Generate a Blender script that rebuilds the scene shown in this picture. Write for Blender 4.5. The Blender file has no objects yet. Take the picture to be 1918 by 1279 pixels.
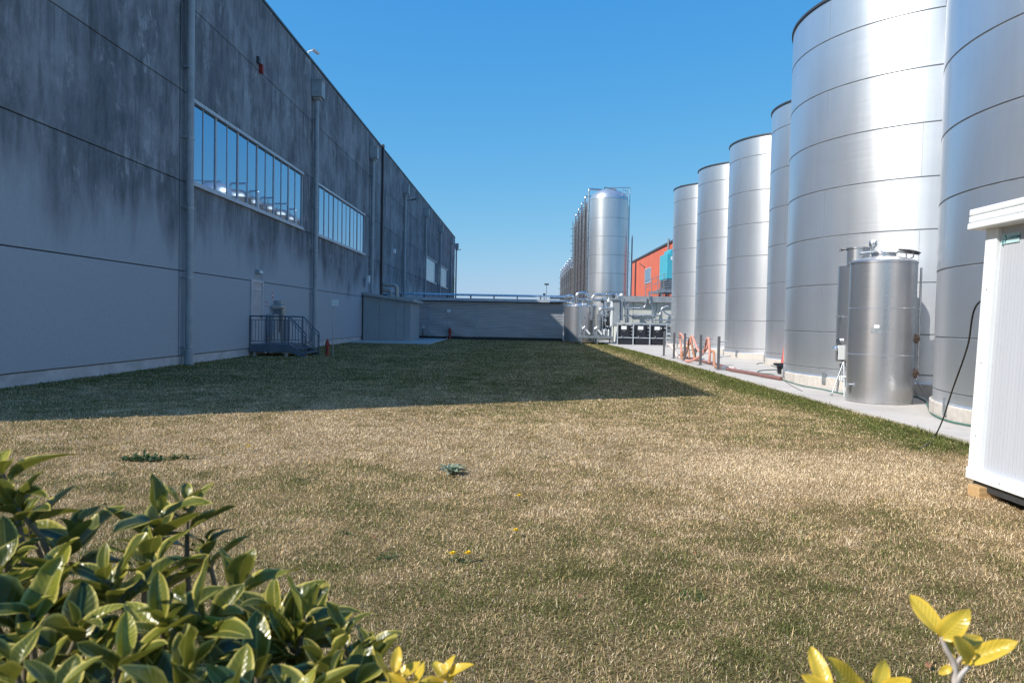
import bpy, math, random
import numpy as np
from mathutils import Vector, Matrix, Euler
random.seed(7); rng = np.random.default_rng(7)
R_ = math.radians
S = bpy.context.scene
COL = S.collection

# ------------------------------------------------------------------ camera
F = 1385.0; W0, H0 = 1918, 1279; CAMZ = 1.6
yaw, pit, rho = math.atan(17 / F), math.atan(41.5 / F), 0.019
fw = Vector((-math.sin(yaw) * math.cos(pit), math.cos(yaw) * math.cos(pit), -math.sin(pit)))
r0 = Vector((math.cos(yaw), math.sin(yaw), 0)); u0 = r0.cross(fw)
RR = r0 * math.cos(rho) + u0 * math.sin(rho); UU = u0 * math.cos(rho) - r0 * math.sin(rho)
cd = bpy.data.cameras.new('camera'); cam = bpy.data.objects.new('camera', cd); COL.objects.link(cam)
cam.matrix_world = Matrix(((RR.x, UU.x, -fw.x, 0), (RR.y, UU.y, -fw.y, 0), (RR.z, UU.z, -fw.z, CAMZ), (0, 0, 0, 1)))
cd.sensor_width = 36; cd.lens = 36 * F / W0; cd.clip_start = 0.05; cd.clip_end = 4000
cd.dof.use_dof = True; cd.dof.focus_distance = 14; cd.dof.aperture_fstop = 9
S.camera = cam

def ray(x, y):
    return fw + RR * ((x - 959) / F) + UU * ((639.5 - y) / F)
def gnd(x, y, z=0.0):                                   # a point of the ground seen at a pixel of the photo
    d = ray(x, y); t = (z - CAMZ) / d.z
    return Vector((d.x * t, d.y * t, z))
def deep(x, y, Y):                                      # a point at a known depth Y
    d = ray(x, y); t = Y / d.y
    return Vector((d.x * t, Y, CAMZ + d.z * t))

# ------------------------------------------------------------------ world and sun
SUN_EL = R_(40.3); SUN_H = (-0.8905, -0.4549)
w = bpy.data.worlds.new("World"); S.world = w; w.use_nodes = True
nt = w.node_tree; bg = nt.nodes['Background']
sky = nt.nodes.new('ShaderNodeTexSky'); sky.sky_type = 'NISHITA'; sky.sun_disc = False
sky.sun_elevation = SUN_EL; sky.sun_rotation = math.atan2(SUN_H[0], SUN_H[1])
sky.air_density = 1.0; sky.dust_density = 0.6; sky.ozone_density = 2.2; sky.altitude = 50
# the clear spring sky of the photograph is a deeper blue than the model's: grade the sky's own colour, channel by channel
sep = nt.nodes.new('ShaderNodeSeparateColor'); com = nt.nodes.new('ShaderNodeCombineColor'); nt.links.new(sky.outputs[0], sep.inputs[0])
for ch, (gm, kk) in enumerate(((1.30, 1.04), (0.60, 0.86), (0.16, 0.90))):
    pw = nt.nodes.new('ShaderNodeMath'); pw.operation = 'POWER'; pw.inputs[1].default_value = gm; nt.links.new(sep.outputs[ch], pw.inputs[0])
    mu = nt.nodes.new('ShaderNodeMath'); mu.operation = 'MULTIPLY'; mu.inputs[1].default_value = kk * (0.1 ** gm) * 10 / 1.516
    nt.links.new(pw.outputs[0], mu.inputs[0]); nt.links.new(mu.outputs[0], com.inputs[ch])
nt.links.new(com.outputs[0], bg.inputs[0]); bg.inputs[1].default_value = 0.10
sd = bpy.data.lights.new('sun', 'SUN'); sd.energy = 4.1; sd.angle = R_(0.5); sd.color = (1, 0.95, 0.87)
so = bpy.data.objects.new('sun', sd); COL.objects.link(so)
sv = Vector((SUN_H[0] * math.cos(SUN_EL), SUN_H[1] * math.cos(SUN_EL), math.sin(SUN_EL)))
so.rotation_euler = sv.to_track_quat('Z', 'Y').to_euler(); so.location = sv * 60
S.view_settings.view_transform = 'Standard'; S.view_settings.look = 'None'
S.view_settings.exposure = 0.6; S.view_settings.gamma = 1
S.cycles.max_bounces = 8; S.cycles.transparent_max_bounces = 6

# ------------------------------------------------------------------ materials
def sock(n, k): return n.inputs[k]
class NT:
    def __init__(s, name):
        s.m = bpy.data.materials.new(name); s.m.use_nodes = True; s.t = s.m.node_tree
        s.p = s.t.nodes['Principled BSDF']; s.o = s.t.nodes['Material Output']
    def n(s, typ, **kw):
        x = s.t.nodes.new(typ)
        for k, v in kw.items():
            if k == 'i':
                for a, b in v.items():
                    if isinstance(b, bpy.types.NodeSocket): s.t.links.new(b, x.inputs[a])
                    else: x.inputs[a].default_value = b
            else: setattr(x, k, v)
        return x
    def l(s, a, b): s.t.links.new(a, b)
    def coord(s, scale=(1, 1, 1), kind='Object'):
        tc = s.n('ShaderNodeTexCoord'); mp = s.n('ShaderNodeMapping')
        s.l(tc.outputs[kind], mp.inputs[0]); mp.inputs['Scale'].default_value = scale
        return mp.outputs[0]
    def noise(s, scale, detail=4, rough=0.55, vec=(1, 1, 1)):
        x = s.n('ShaderNodeTexNoise'); x.inputs['Scale'].default_value = scale
        x.inputs['Detail'].default_value = detail; x.inputs['Roughness'].default_value = rough
        s.l(s.coord(vec), x.inputs['Vector']); return x.outputs['Fac']
    def rng(s, v, a, b, c=0.0, d=1.0, smooth=True):
        x = s.n('ShaderNodeMapRange'); x.interpolation_type = 'SMOOTHSTEP' if smooth else 'LINEAR'
        s.l(v, x.inputs[0])
        for k, q in zip((1, 2, 3, 4), (a, b, c, d)): x.inputs[k].default_value = q
        return x.outputs[0]
    def math(s, op, a, b):
        x = s.n('ShaderNodeMath', operation=op)
        for k, q in ((0, a), (1, b)):
            if isinstance(q, (int, float)): x.inputs[k].default_value = q
            else: s.l(q, x.inputs[k])
        return x.outputs[0]
    def mix(s, f, a, b):
        x = s.n('ShaderNodeMix', data_type='RGBA')
        for k, q in ((0, f), (6, a), (7, b)):
            if isinstance(q, (int, float)): x.inputs[k].default_value = q
            elif isinstance(q, tuple): x.inputs[k].default_value = (*q, 1) if len(q) == 3 else q
            else: s.l(q, x.inputs[k])
        return x.outputs[2]
    def bump(s, h, strength=0.3, dist=0.01):
        x = s.n('ShaderNodeBump'); x.inputs['Strength'].default_value = strength; x.inputs['Distance'].default_value = dist
        s.l(h, x.inputs['Height']); s.l(x.outputs[0], s.p.inputs['Normal']); return x

def mat(name, col, rough=0.6, metal=0.0, var=0.12, scale=3.0, bump=0.0, vec=(1, 1, 1), dirt=None, spec=0.5, bscale=None):
    m = NT(name); f = m.noise(scale, 5, 0.6, vec)
    a = tuple(c * (1 - var) for c in col); b = tuple(min(1, c * (1 + var)) for c in col)
    c = m.mix(m.rng(f, 0.3, 0.7), a, b)
    if dirt:
        g = m.noise(scale * 0.6, 6, 0.7, vec)
        c = m.mix(m.rng(g, 0.52, 0.75, 0, 0.7), c, dirt)
    m.l(c, m.p.inputs['Base Color']); m.p.inputs['Metallic'].default_value = metal
    m.l(m.rng(f, 0.2, 0.8, max(0, rough - 0.07), min(1, rough + 0.07)), m.p.inputs['Roughness'])
    m.p.inputs['Specular IOR Level'].default_value = spec
    if bump: m.bump(m.noise(bscale or scale * 8, 5, 0.6, vec), bump, 0.01)
    return m.m

def mat_wall():
    m = NT('stained precast concrete')
    pos = m.n('ShaderNodeSeparateXYZ'); m.l(m.coord(), pos.inputs[0]); z = pos.outputs[2]
    broad = m.noise(1.0, 3, 0.6, (1, 0.22, 0.10))
    streak = m.noise(1.0, 6, 0.65, (1, 0.85, 0.20))
    fine = m.noise(1.0, 8, 0.80, (1, 2.6, 1.1))
    patch = m.noise(1.0, 8, 0.75, (1, 0.8, 0.6)); cloud = m.noise(1.0, 5, 0.6, (1, 0.42, 0.36))
    grit = m.noise(9.0, 6, 0.7)
    h = m.math('ADD', z, m.math('MULTIPLY', m.math('SUBTRACT', broad, 0.5), 5.0))
    h = m.math('ADD', h, m.math('MULTIPLY', m.math('SUBTRACT', streak, 0.5), 3.0))
    hi = m.rng(h, 3.0, 5.0)
    d = m.math('MULTIPLY', hi, m.rng(streak, 0.25, 0.62, 0.55, 1.0))
    base = m.mix(m.rng(grit, 0.3, 0.7), (0.345, 0.375, 0.40), (0.385, 0.415, 0.44))
    dark = m.mix(m.rng(fine, 0.3, 0.7), (0.080, 0.088, 0.098), (0.18, 0.193, 0.207))
    dark = m.mix(m.rng(cloud, 0.42, 0.62), dark, m.mix(m.rng(fine, 0.35, 0.65), (0.17, 0.18, 0.19), (0.29, 0.31, 0.33)))
    c = m.mix(d, base, dark)
    fr = m.math('FRACT', m.math('DIVIDE', m.math('SUBTRACT', z, 0.15), 2.75), 0)
    drip = m.math('MULTIPLY', m.math('MULTIPLY', m.rng(fr, 0.35, 1.0), m.rng(m.noise(1.0, 5, 0.7, (1, 2.6, 0.12)), 0.45, 0.62)), hi)
    c = m.mix(m.math('MULTIPLY', drip, 0.6), c, (0.07, 0.073, 0.078))
    worn = m.math('MULTIPLY', m.rng(patch, 0.53, 0.62), m.rng(fine, 0.47, 0.56))
    worn = m.math('MULTIPLY', m.math('MULTIPLY', worn, hi), 0.75)
    c = m.mix(worn, c, (0.38, 0.40, 0.41))
    blk = m.math('MULTIPLY', m.rng(m.noise(1.0, 4, 0.6, (1, 2.2, 0.25)), 0.55, 0.72), hi)
    c = m.mix(m.math('MULTIPLY', blk, 0.6), c, (0.075, 0.077, 0.08))
    m.l(c, m.p.inputs['Base Color']); m.p.inputs['Roughness'].default_value = 0.9
    m.bump(grit, 0.25, 0.01)
    return m.m

def mat_steel(name, col=(0.62, 0.64, 0.66), rough=0.32, aniso=0.6, streak=(14, 14, 0.25), bump=0.03, var=0.10, metal=1.0):
    m = NT(name)
    f = m.noise(1.0, 5, 0.65, streak); g = m.noise(0.7, 4, 0.6, (1, 1, 0.6)); b = m.noise(1, 2, 0.5, (0.5, 0.5, 22))
    c = m.mix(m.rng(f, 0.3, 0.7), tuple(q * (1 - var) for q in col), tuple(min(1, q * (1 + var)) for q in col))
    c = m.mix(m.rng(g, 0.35, 0.7, 0, 0.35), c, tuple(q * 0.8 for q in col))
    m.l(c, m.p.inputs['Base Color']); m.p.inputs['Metallic'].default_value = metal
    rr = m.math('ADD', m.rng(f, 0.25, 0.75, rough - 0.015, rough + 0.015), m.rng(b, 0.3, 0.7, -0.01, 0.01))
    m.l(rr, m.p.inputs['Roughness'])
    m.p.inputs['Anisotropic'].default_value = aniso; m.p.inputs['Anisotropic Rotation'].default_value = 0.25
    t = m.n('ShaderNodeTangent'); t.direction_type = 'RADIAL'; t.axis = 'Z'; m.l(t.outputs[0], m.p.inputs['Tangent'])
    if bump: m.bump(g, bump, 0.05)
    return m.m

def mat_glass():
    m = NT('sky reflecting window glass')
    m.p.inputs['Base Color'].default_value = (0.27, 0.41, 0.56, 1); m.p.inputs['Metallic'].default_value = 1
    m.p.inputs['Roughness'].default_value = 0.02
    m.bump(m.noise(0.8, 1, 0.4, (1, 1, 0.4)), 0.02, 0.02)
    return m.m

def mat_attr(name, rough=0.55, trans=0.2, spec=0.3):
    m = NT(name); a = m.n('ShaderNodeAttribute'); a.attribute_name = 'tone'
    m.l(a.outputs['Color'], m.p.inputs['Base Color']); m.p.inputs['Roughness'].default_value = rough
    m.p.inputs['Specular IOR Level'].default_value = spec
    if trans:
        t = m.n('ShaderNodeBsdfTranslucent'); m.l(a.outputs['Color'], t.inputs[0])
        x = m.n('ShaderNodeMixShader'); x.inputs[0].default_value = trans
        m.l(m.p.outputs[0], x.inputs[1]); m.l(t.outputs[0], x.inputs[2]); m.l(x.outputs[0], m.o.inputs[0])
    return m.m

def mat_soil():
    m = NT('lawn soil and thatch'); a = m.n('ShaderNodeAttribute'); a.attribute_name = 'tone'
    f = m.noise(60, 6, 0.75); g = m.noise(9, 5, 0.7)
    k = m.n('ShaderNodeMix', data_type='RGBA', blend_type='MULTIPLY'); k.inputs[0].default_value = 1
    m.l(a.outputs['Color'], k.inputs[6])
    m.l(m.mix(m.rng(f, 0.35, 0.65), (0.12, 0.11, 0.09), (1.0, 0.92, 0.85)), k.inputs[7])
    m.l(k.outputs[2], m.p.inputs['Base Color']); m.p.inputs['Roughness'].default_value = 0.95
    m.p.inputs['Specular IOR Level'].default_value = 0.0
    m.bump(m.math('ADD', f, g), 0.8, 0.03)
    return m.m

def mat_leaf(name, green, mid, rim, rimw, under):
    m = NT(name)
    a = m.n('ShaderNodeAttribute'); a.attribute_name = 'edge'; t = m.n('ShaderNodeAttribute'); t.attribute_name = 'tint'
    c = m.mix(m.rng(t.outputs['Fac'], 0, 1, 0, 1, False), green, mid)
    v = m.noise(55, 5, 0.6); c = m.mix(m.rng(v, 0.35, 0.7, 0, 0.35), c, tuple(q * 0.6 for q in green))
    e = m.math('ADD', a.outputs['Fac'], m.math('MULTIPLY', m.math('SUBTRACT', v, 0.5), 0.25))
    c = m.mix(m.rng(e, 1 - rimw, 1.0, 0, 0.9), c, rim)
    c = m.mix(m.rng(a.outputs['Fac'], 0.02, 0.10, 0.45, 0), c, rim)
    g = m.n('ShaderNodeNewGeometry'); c2 = m.mix(m.math('MULTIPLY', g.outputs['Backfacing'], 0.75), c, under)
    m.l(c2, m.p.inputs['Base Color']); m.p.inputs['Roughness'].default_value = 0.3
    m.l(m.rng(g.outputs['Backfacing'], 0, 1, 0.26, 0.6), m.p.inputs['Roughness'])
    m.p.inputs['Specular IOR Level'].default_value = 0.35
    tr = m.n('ShaderNodeBsdfTranslucent'); m.l(m.mix(0.5, c, mid), tr.inputs[0])
    x = m.n('ShaderNodeMixShader'); x.inputs[0].default_value = 0.22
    m.l(m.p.outputs[0], x.inputs[1]); m.l(tr.outputs[0], x.inputs[2]); m.l(x.outputs[0], m.o.inputs[0])
    al = m.n('ShaderNodeAttribute'); al.attribute_name = 'along'
    vv = m.math('SINE', m.math('MULTIPLY', m.math('SUBTRACT', al.outputs['Fac'], m.math('MULTIPLY', a.outputs['Fac'], 0.22)), 62.0), 0)
    mid_ = m.rng(a.outputs['Fac'], 0, 0.12, -2.0, 0)
    m.bump(m.math('ADD', m.math('ADD', vv, mid_), m.math('MULTIPLY', m.noise(120, 3, 0.5), 2.0)), 0.22, 0.0006)
    return m.m

M = dict(
    wall=mat_wall(), glass=mat_glass(),
    joint=mat('dark joint sealant', (0.035, 0.037, 0.042), 0.9),
    roofing=mat('grey roof sheet', (0.25, 0.25, 0.26), 0.7),
    flashing=mat('weathered roof flashing', (0.10, 0.11, 0.12), 0.5, 0.4),
    pipegrey=mat('blue grey painted drainpipe', (0.33, 0.355, 0.37), 0.5, 0.0, 0.1, 2.5, dirt=(0.21, 0.225, 0.24)),
    alu=mat('anodised aluminium frame', (0.47, 0.48, 0.50), 0.45, 0.1),
    galv=mat('galvanised steel', (0.38, 0.41, 0.44), 0.42, 0.75, 0.15, 6),
    bluegalv=mat('blue grey painted steel', (0.12, 0.145, 0.18), 0.5, 0.2),
    doorp=mat('grey painted door', (0.42, 0.42, 0.42), 0.5),
    white=mat('white paint', (0.78, 0.80, 0.80), 0.4, 0, 0.03),
    plinth=mat('pale plinth concrete', (0.46, 0.46, 0.45), 0.9, 0, 0.15, 2, 0.3),
    conc=None, steel=mat_steel('brushed stainless plate', (0.74, 0.76, 0.79), 0.35, 0.35, (2.2, 2.2, 0.12), 0.0, 0.035, 0.83),
    steel2=mat_steel('satin stainless sheet', (0.54, 0.54, 0.55), 0.29, 0.4, (4, 4, 0.15), 0.0, 0.04, 0.85),
    steelfar=mat_steel('insulation cladding steel', (0.64, 0.66, 0.68), 0.34, 0.4, (3, 3, .2), .0, .05, .75),
    clad=mat('dull grey tank cladding', (0.13, 0.125, 0.13), 0.5, 0.3, 0.1, 2, vec=(4, 4, 0.3)),
    seam=mat('dark weld seam', (0.32, 0.34, 0.37), 0.5, 0.5),
    rim=mat('dark tank rim', (0.06, 0.065, 0.075), 0.5, 0.3),
    pipe=mat('stainless pipe', (0.60, 0.62, 0.64), 0.28, 0.95, 0.08, 4),
    darkst=mat('dark machinery steel', (0.055, 0.06, 0.065), 0.5, 0.4),
    shed=mat('sage grey insulated panel', (0.31, 0.335, 0.335), 0.6, 0, 0.05, 1.2),
    shedtrim=mat('grey shed trim', (0.34, 0.36, 0.36), 0.5),
    corr=mat('corrugated galvanised sheet', (0.50, 0.52, 0.55), 0.5, 0.2, 0.10, 0.6, vec=(1, 1, 5), dirt=(0.38, 0.38, 0.43)),
    corrtrim=mat('pale sheet trim', (0.45, 0.49, 0.54), 0.5, 0.2),
    orange=mat('orange red cladding', (0.60, 0.155, 0.09), 0.6, 0, 0.05, 0.4),
    cyan=mat('turquoise enamel', (0.07, 0.40, 0.50), 0.4, 0, 0.05),
    panel=mat('pale grey wall panel', (0.56, 0.58, 0.54), 0.7, 0, 0.06, 1.5),
    paneltrim=mat('grey steel trim', (0.33, 0.36, 0.38), 0.5, 0.2),
    black=mat('black plastic', (0.012, 0.014, 0.022), 0.45, 0, 0.2),
    red=mat('red enamel', (0.30, 0.03, 0.022), 0.45, 0, 0.15, 8),
    cone=mat('faded red plastic', (0.42, 0.07, 0.05), 0.55, 0, 0.15, 9),
    pink=mat('pink rubber hose', (0.60, 0.28, 0.22), 0.55, 0, 0.12, 12, dirt=(0.38, 0.17, 0.12)),
    tan=mat('tan rubber hose', (0.42, 0.20, 0.12), 0.6, 0, 0.2, 12, dirt=(0.25, 0.12, 0.07)),
    cream=mat('cream rubber hose', (0.62, 0.50, 0.45), 0.6, 0, 0.2, 12),
    maroon=mat('maroon rubber hose', (0.20, 0.095, 0.085), 0.6, 0, 0.3, 14, dirt=(0.12, 0.07, 0.07)),
    green=mat('green garden hose', (0.05, 0.13, 0.10), 0.5, 0, 0.1),
    cable=mat('black rubber cable', (0.012, 0.013, 0.015), 0.5),
    post=mat('grey post paint', (0.13, 0.135, 0.145), 0.5, 0.3),
    cabin=mat('white coated cabin panel', (0.44, 0.46, 0.50), 0.5, 0, 0.025, 1, 0.08, (1, 40, 0.4), bscale=6),
    cabtrim=mat('white cabin trim', (0.74, 0.77, 0.78), 0.4, 0, 0.03, 5),
    wood=mat('pale sawn timber', (0.50, 0.32, 0.15), 0.8, 0, 0.2, 6, 0.3, (1, 8, 8)),
    teal=mat('teal print', (0.02, 0.17, 0.20), 0.5), tealpale=mat('pale teal sticker', (0.42, 0.60, 0.62), 0.5),
    beige=mat('cream insulated pipe', (0.46, 0.42, 0.36), 0.5, 0.3),
    brown=mat('dark brown louvre', (0.09, 0.065, 0.06), 0.6), brownpipe=mat('dark brown downpipe', (0.055, 0.04, 0.045), 0.5),
    orangebrown=mat('copper brown fitting', (0.16, 0.10, 0.07), 0.4, 0.6),
    blade=mat_attr('grass blade', 0.75, 0.20, 0.06), soil=mat_soil(),
    leaf=mat_leaf('evergreen leaf', (0.030, 0.050, 0.009), (0.30, 0.29, 0.034), (0.60, 0.50, 0.13), 0.30, (0.15, 0.17, 0.04)),
    gold=mat_leaf('golden leaf', (0.42, 0.36, 0.05), (0.66, 0.46, 0.05), (0.74, 0.50, 0.06), 0.5, (0.46, 0.38, 0.07)),
    weed=mat_leaf('grey green weed leaf', (0.20, 0.25, 0.16), (0.30, 0.36, 0.25), (0.34, 0.38, 0.28), 0.3, (0.2, 0.26, 0.2)),
    darkweed=mat_leaf('dark weed leaf', (0.035, 0.07, 0.025), (0.10, 0.15, 0.04), (0.08, 0.12, 0.04), 0.3, (0.07, 0.1, 0.04)),
    twig=mat('grey green twig', (0.16, 0.13, 0.08), 0.8, 0, 0.2, 30), paletwig=mat('pale grey twig', (0.42, 0.38, 0.36), 0.8, 0, 0.2, 30),
    yellow=mat('yellow petal', (0.85, 0.60, 0.01), 0.6, 0, 0.1, 60),
    dryleaf=mat('dry fallen leaf', (0.28, 0.13, 0.06), 0.8, 0, 0.2, 40),
    earth=mat('bare earth', (0.20, 0.15, 0.10), 0.95, 0, 0.3, 12, 0.6),
    darkearth=mat('damp dark earth', (0.045, 0.037, 0.025), 0.95, 0, 0.4, 14, 0.8),
    dome=mat('weathered stainless dome', (0.34, 0.35, 0.37), 0.5, 0.75, 0.1, 2),
    far=mat('distant ground', (0.16, 0.15, 0.10), 0.95, 0, 0.3, 0.05),
)
def mat_conc():
    m = NT('poured concrete'); a = m.noise(0.6, 6, 0.65); b = m.noise(14, 6, 0.7); c3 = m.noise(2.5, 5, 0.7)
    c = m.mix(m.rng(a, 0.3, 0.7), (0.40, 0.375, 0.35), (0.48, 0.45, 0.42))
    c = m.mix(m.rng(b, 0.4, 0.75, 0, 0.35), c, (0.31, 0.29, 0.265)); c = m.mix(m.rng(c3, 0.52, 0.75, 0, 0.6), c, (0.32, 0.285, 0.25))
    m.l(c, m.p.inputs['Base Color']); m.p.inputs['Roughness'].default_value = 0.88; m.bump(b, 0.25, 0.01); return m.m
M['conc'] = mat_conc()
def mat_ring():
    m = NT('stained tank plinth concrete'); b = m.noise(10, 6, 0.7); s = m.noise(1.0, 5, 0.6, (3, 3, 0.5))
    c = m.mix(m.rng(b, 0.35, 0.7), (0.44, 0.41, 0.37), (0.54, 0.50, 0.46)); c = m.mix(m.rng(s, 0.5, 0.7, 0, 0.5), c, (0.34, 0.29, 0.24))
    m.l(c, m.p.inputs['Base Color']); m.p.inputs['Roughness'].default_value = 0.9; m.bump(b, 0.3, 0.01); return m.m
M['ring'] = mat_ring()

# ------------------------------------------------------------------ mesh helpers
class MB:
    def __init__(s): s.v = []; s.f = []; s.s = []
    def add(s, vs, fs, smooth=False):
        k = len(s.v); s.v += [tuple(v) for v in vs]
        for f in fs: s.f.append([i + k for i in f]); s.s.append(smooth)
        return s
    def box(s, x0, x1, y0, y1, z0, z1):
        v = [(x, y, z) for z in (z0, z1) for y in (y0, y1) for x in (x0, x1)]
        return s.add(v, [(0, 2, 3, 1), (4, 5, 7, 6), (0, 1, 5, 4), (2, 6, 7, 3), (0, 4, 6, 2), (1, 3, 7, 5)])
    def obox(s, mat4, sx, sy, sz):
        v = [mat4 @ Vector((x * sx / 2, y * sy / 2, z * sz / 2)) for z in (-1, 1) for y in (-1, 1) for x in (-1, 1)]
        return s.add(v, [(0, 2, 3, 1), (4, 5, 7, 6), (0, 1, 5, 4), (2, 6, 7, 3), (0, 4, 6, 2), (1, 3, 7, 5)])
    def poly(s, pts, z0, z1):
        n = len(pts); v = [(p[0], p[1], z0) for p in pts] + [(p[0], p[1], z1) for p in pts]
        return s.add(v, [tuple(range(n))[::-1], tuple(range(n, 2 * n))] + [(i, (i + 1) % n, n + (i + 1) % n, n + i) for i in range(n)])
    def tube(s, pts, r, n=10, cap=True):
        pts = [Vector(p) for p in pts]; L = len(pts); rs = r if isinstance(r, (list, tuple)) else [r] * L
        t = [(pts[min(i + 1, L - 1)] - pts[max(i - 1, 0)]).normalized() for i in range(L)]
        a = t[0].orthogonal().normalized(); vs = []
        for i in range(L):
            a = (a - t[i] * a.dot(t[i])).normalized(); b = t[i].cross(a)
            for k in range(n):
                q = 2 * math.pi * k / n; vs.append(pts[i] + (a * math.cos(q) + b * math.sin(q)) * rs[i])
        fs = [(i * n + k, i * n + (k + 1) % n, (i + 1) * n + (k + 1) % n, (i + 1) * n + k) for i in range(L - 1) for k in range(n)]
        s.add(vs, fs, True)
        if cap:
            s.add(vs[:n], [tuple(range(n))[::-1]]); s.add(vs[-n:], [tuple(range(n))])
        return s
    def lathe(s, prof, c=(0, 0, 0), n=48, sharp=True, a0=0.0, a1=2 * math.pi):
        full = abs(a1 - a0 - 2 * math.pi) < 1e-6; m = n if full else n + 1
        def ringv(r, z): return [(c[0] + r * math.cos(a0 + (a1 - a0) * k / n), c[1] + r * math.sin(a0 + (a1 - a0) * k / n), c[2] + z) for k in range(m)]
        if sharp:
            for (r1, z1), (r2, z2) in zip(prof[:-1], prof[1:]):
                s.add(ringv(r1, z1) + ringv(r2, z2), [(k, (k + 1) % m, m + (k + 1) % m, m + k) for k in range(n)], True)
        else:
            vs = []
            for r, z in prof: vs += ringv(r, z)
            s.add(vs, [(i * m + k, i * m + (k + 1) % m, (i + 1) * m + (k + 1) % m, (i + 1) * m + k) for i in range(len(prof) - 1) for k in range(n)], True)
        return s
    def build(s, name, m, parent=None, bevel=0.0, tone=None, attrs=None):
        me = bpy.data.meshes.new(name); me.from_pydata(s.v, [], s.f); me.polygons.foreach_set('use_smooth', s.s)
        me.materials.append(m); me.update()
        if attrs:
            for k, a in attrs.items():
                q = me.attributes.new(k, 'FLOAT', 'POINT'); q.data.foreach_set('value', a)
        o = bpy.data.objects.new(name, me); COL.objects.link(o)
        if parent: o.parent = parent
        if bevel:
            b = o.modifiers.new('bevel', 'BEVEL'); b.width = bevel; b.segments = 2; b.limit_method = 'ANGLE'
        return o
def bend(pts, rad=0.15, seg=6):                          # rounds the corners of a pipe run
    P = [Vector(p) for p in pts]; out = [P[0]]
    for a, b, c in zip(P[:-2], P[1:-1], P[2:]):
        d1 = (a - b); d2 = (c - b); r = min(rad, d1.length * .49, d2.length * .49)
        p1 = b + d1.normalized() * r; p2 = b + d2.normalized() * r
        for k in range(seg + 1):
            t = k / seg; out.append(p1 * (1 - t) ** 2 + b * 2 * t * (1 - t) + p2 * t * t)
    return out + [P[-1]]
def spline(pts, seg=8):
    P = [Vector(p) for p in pts]; P = [P[0] * 2 - P[1]] + P + [P[-1] * 2 - P[-2]]; out = []
    for i in range(1, len(P) - 2):
        for k in range(seg):
            t = k / seg; a, b, c, d = P[i - 1:i + 3]
            out.append(0.5 * ((2 * b) + (c - a) * t + (2 * a - 5 * b + 4 * c - d) * t * t + (3 * b - a - 3 * c + d) * t ** 3))
    return out + [P[-2]]
def thing(name, label, cat, loc=(0, 0, 0), rz=0.0, group=None):
    o = bpy.data.objects.new(name, None); COL.objects.link(o); o.location = loc; o.rotation_euler = (0, 0, rz)
    o.empty_display_size = 0.3
    return tag(o, label, cat, group)
def tag(o, label, cat, group=None):
    o['label'] = label; o['category'] = cat
    if group: o['group'] = group
    return o
def struct(o): o['kind'] = 'structure'; return o
def copy_tree(o, loc=None, label=None, parent=None):
    c = o.copy(); COL.objects.link(c)
    if parent: c.parent = parent
    if loc is not None: c.location = loc
    if label: c['label'] = label
    for ch in list(KIDS.get(o.name, [])) or [x for x in bpy.data.objects if x.parent == o]: copy_tree(ch, parent=c)
    return c
KIDS = {}
def text_mesh(txt, size, name, m, parent, mtx, ext=0.001):
    cu = bpy.data.curves.new(name, 'FONT'); cu.body = txt; cu.size = size; cu.extrude = ext
    t = bpy.data.objects.new('tmp', cu); COL.objects.link(t); bpy.context.view_layer.update()
    me = bpy.data.meshes.new_from_object(t.evaluated_get(bpy.context.evaluated_depsgraph_get()))
    bpy.data.objects.remove(t); me.transform(mtx); me.materials.clear(); me.materials.append(m)
    o = bpy.data.objects.new(name, me); COL.objects.link(o); o.parent = parent; return o

# ------------------------------------------------------------------ value noise, shared by the soil and the blades
_g = rng.random((64, 64))
def vn(x, y):
    xi = np.floor(x).astype(int); yi = np.floor(y).astype(int); fx = x - xi; fy = y - yi
    fx = fx * fx * (3 - 2 * fx); fy = fy * fy * (3 - 2 * fy)
    a = _g[xi % 64, yi % 64]; b = _g[(xi + 1) % 64, yi % 64]; c = _g[xi % 64, (yi + 1) % 64]; d = _g[(xi + 1) % 64, (yi + 1) % 64]
    return (a * (1 - fx) + b * fx) * (1 - fy) + (c * (1 - fx) + d * fx) * fy
def fbm(x, y, o=4):
    s = 0; a = 0.5
    for k in range(o): s = s + a * vn(x * 2 ** k + 7 * k, y * 2 ** k + 3 * k); a /= 2
    return s / (1 - 0.5 ** o)
def sst(x, a, b):
    t = np.clip((x - a) / (b - a), 0, 1); return t * t * (3 - 2 * t)
def dryness(x, y):
    n = fbm(x * 0.7 + 11, y * 0.45 + 5); n2 = fbm(x * 2.6, y * 2.6 + 20)
    n3 = fbm(x * 6.5 + 3, y * 6.5 + 8, 3)
    d = 0.76 + (n - 0.5) * 0.55 + (n2 - 0.5) * 0.7 + (n3 - 0.5) * 0.8
    edge = sst(x + (n2 - .5) * 0.8, 4.7, 5.7) * sst(y, 8.5, 10)               # green strip along the pavement
    d -= 0.75 * edge
    d += 0.8 * np.exp(-(((x - 3.5) / 1.7) ** 4 + ((y - 8.0) / 1.35) ** 4))      # straw patch near the cabin
    d += 0.22 * np.exp(-(((x + 1.5) / 3.5) ** 2 + ((y - 9.5) / 1.8) ** 2))
    d -= 0.18 * (1 - sst(y, 4.2, 6.0)); d -= 0.30 * sst(y, 13, 19)  # greener near and far; beyond the shadow edge this also paints shade into the turf
    d -= 0.25 * (1 - sst(x, -10.5, -8.5))
    return np.clip(d, 0, 1)
def straw_patch(x, y): return np.exp(-(((x - 3.5) / 1.6) ** 2 + ((y - 8.0) / 1.15) ** 2)) * sst(fbm(x * 1.9 + 4, y * 1.9, 3), .25, .55)
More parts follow.
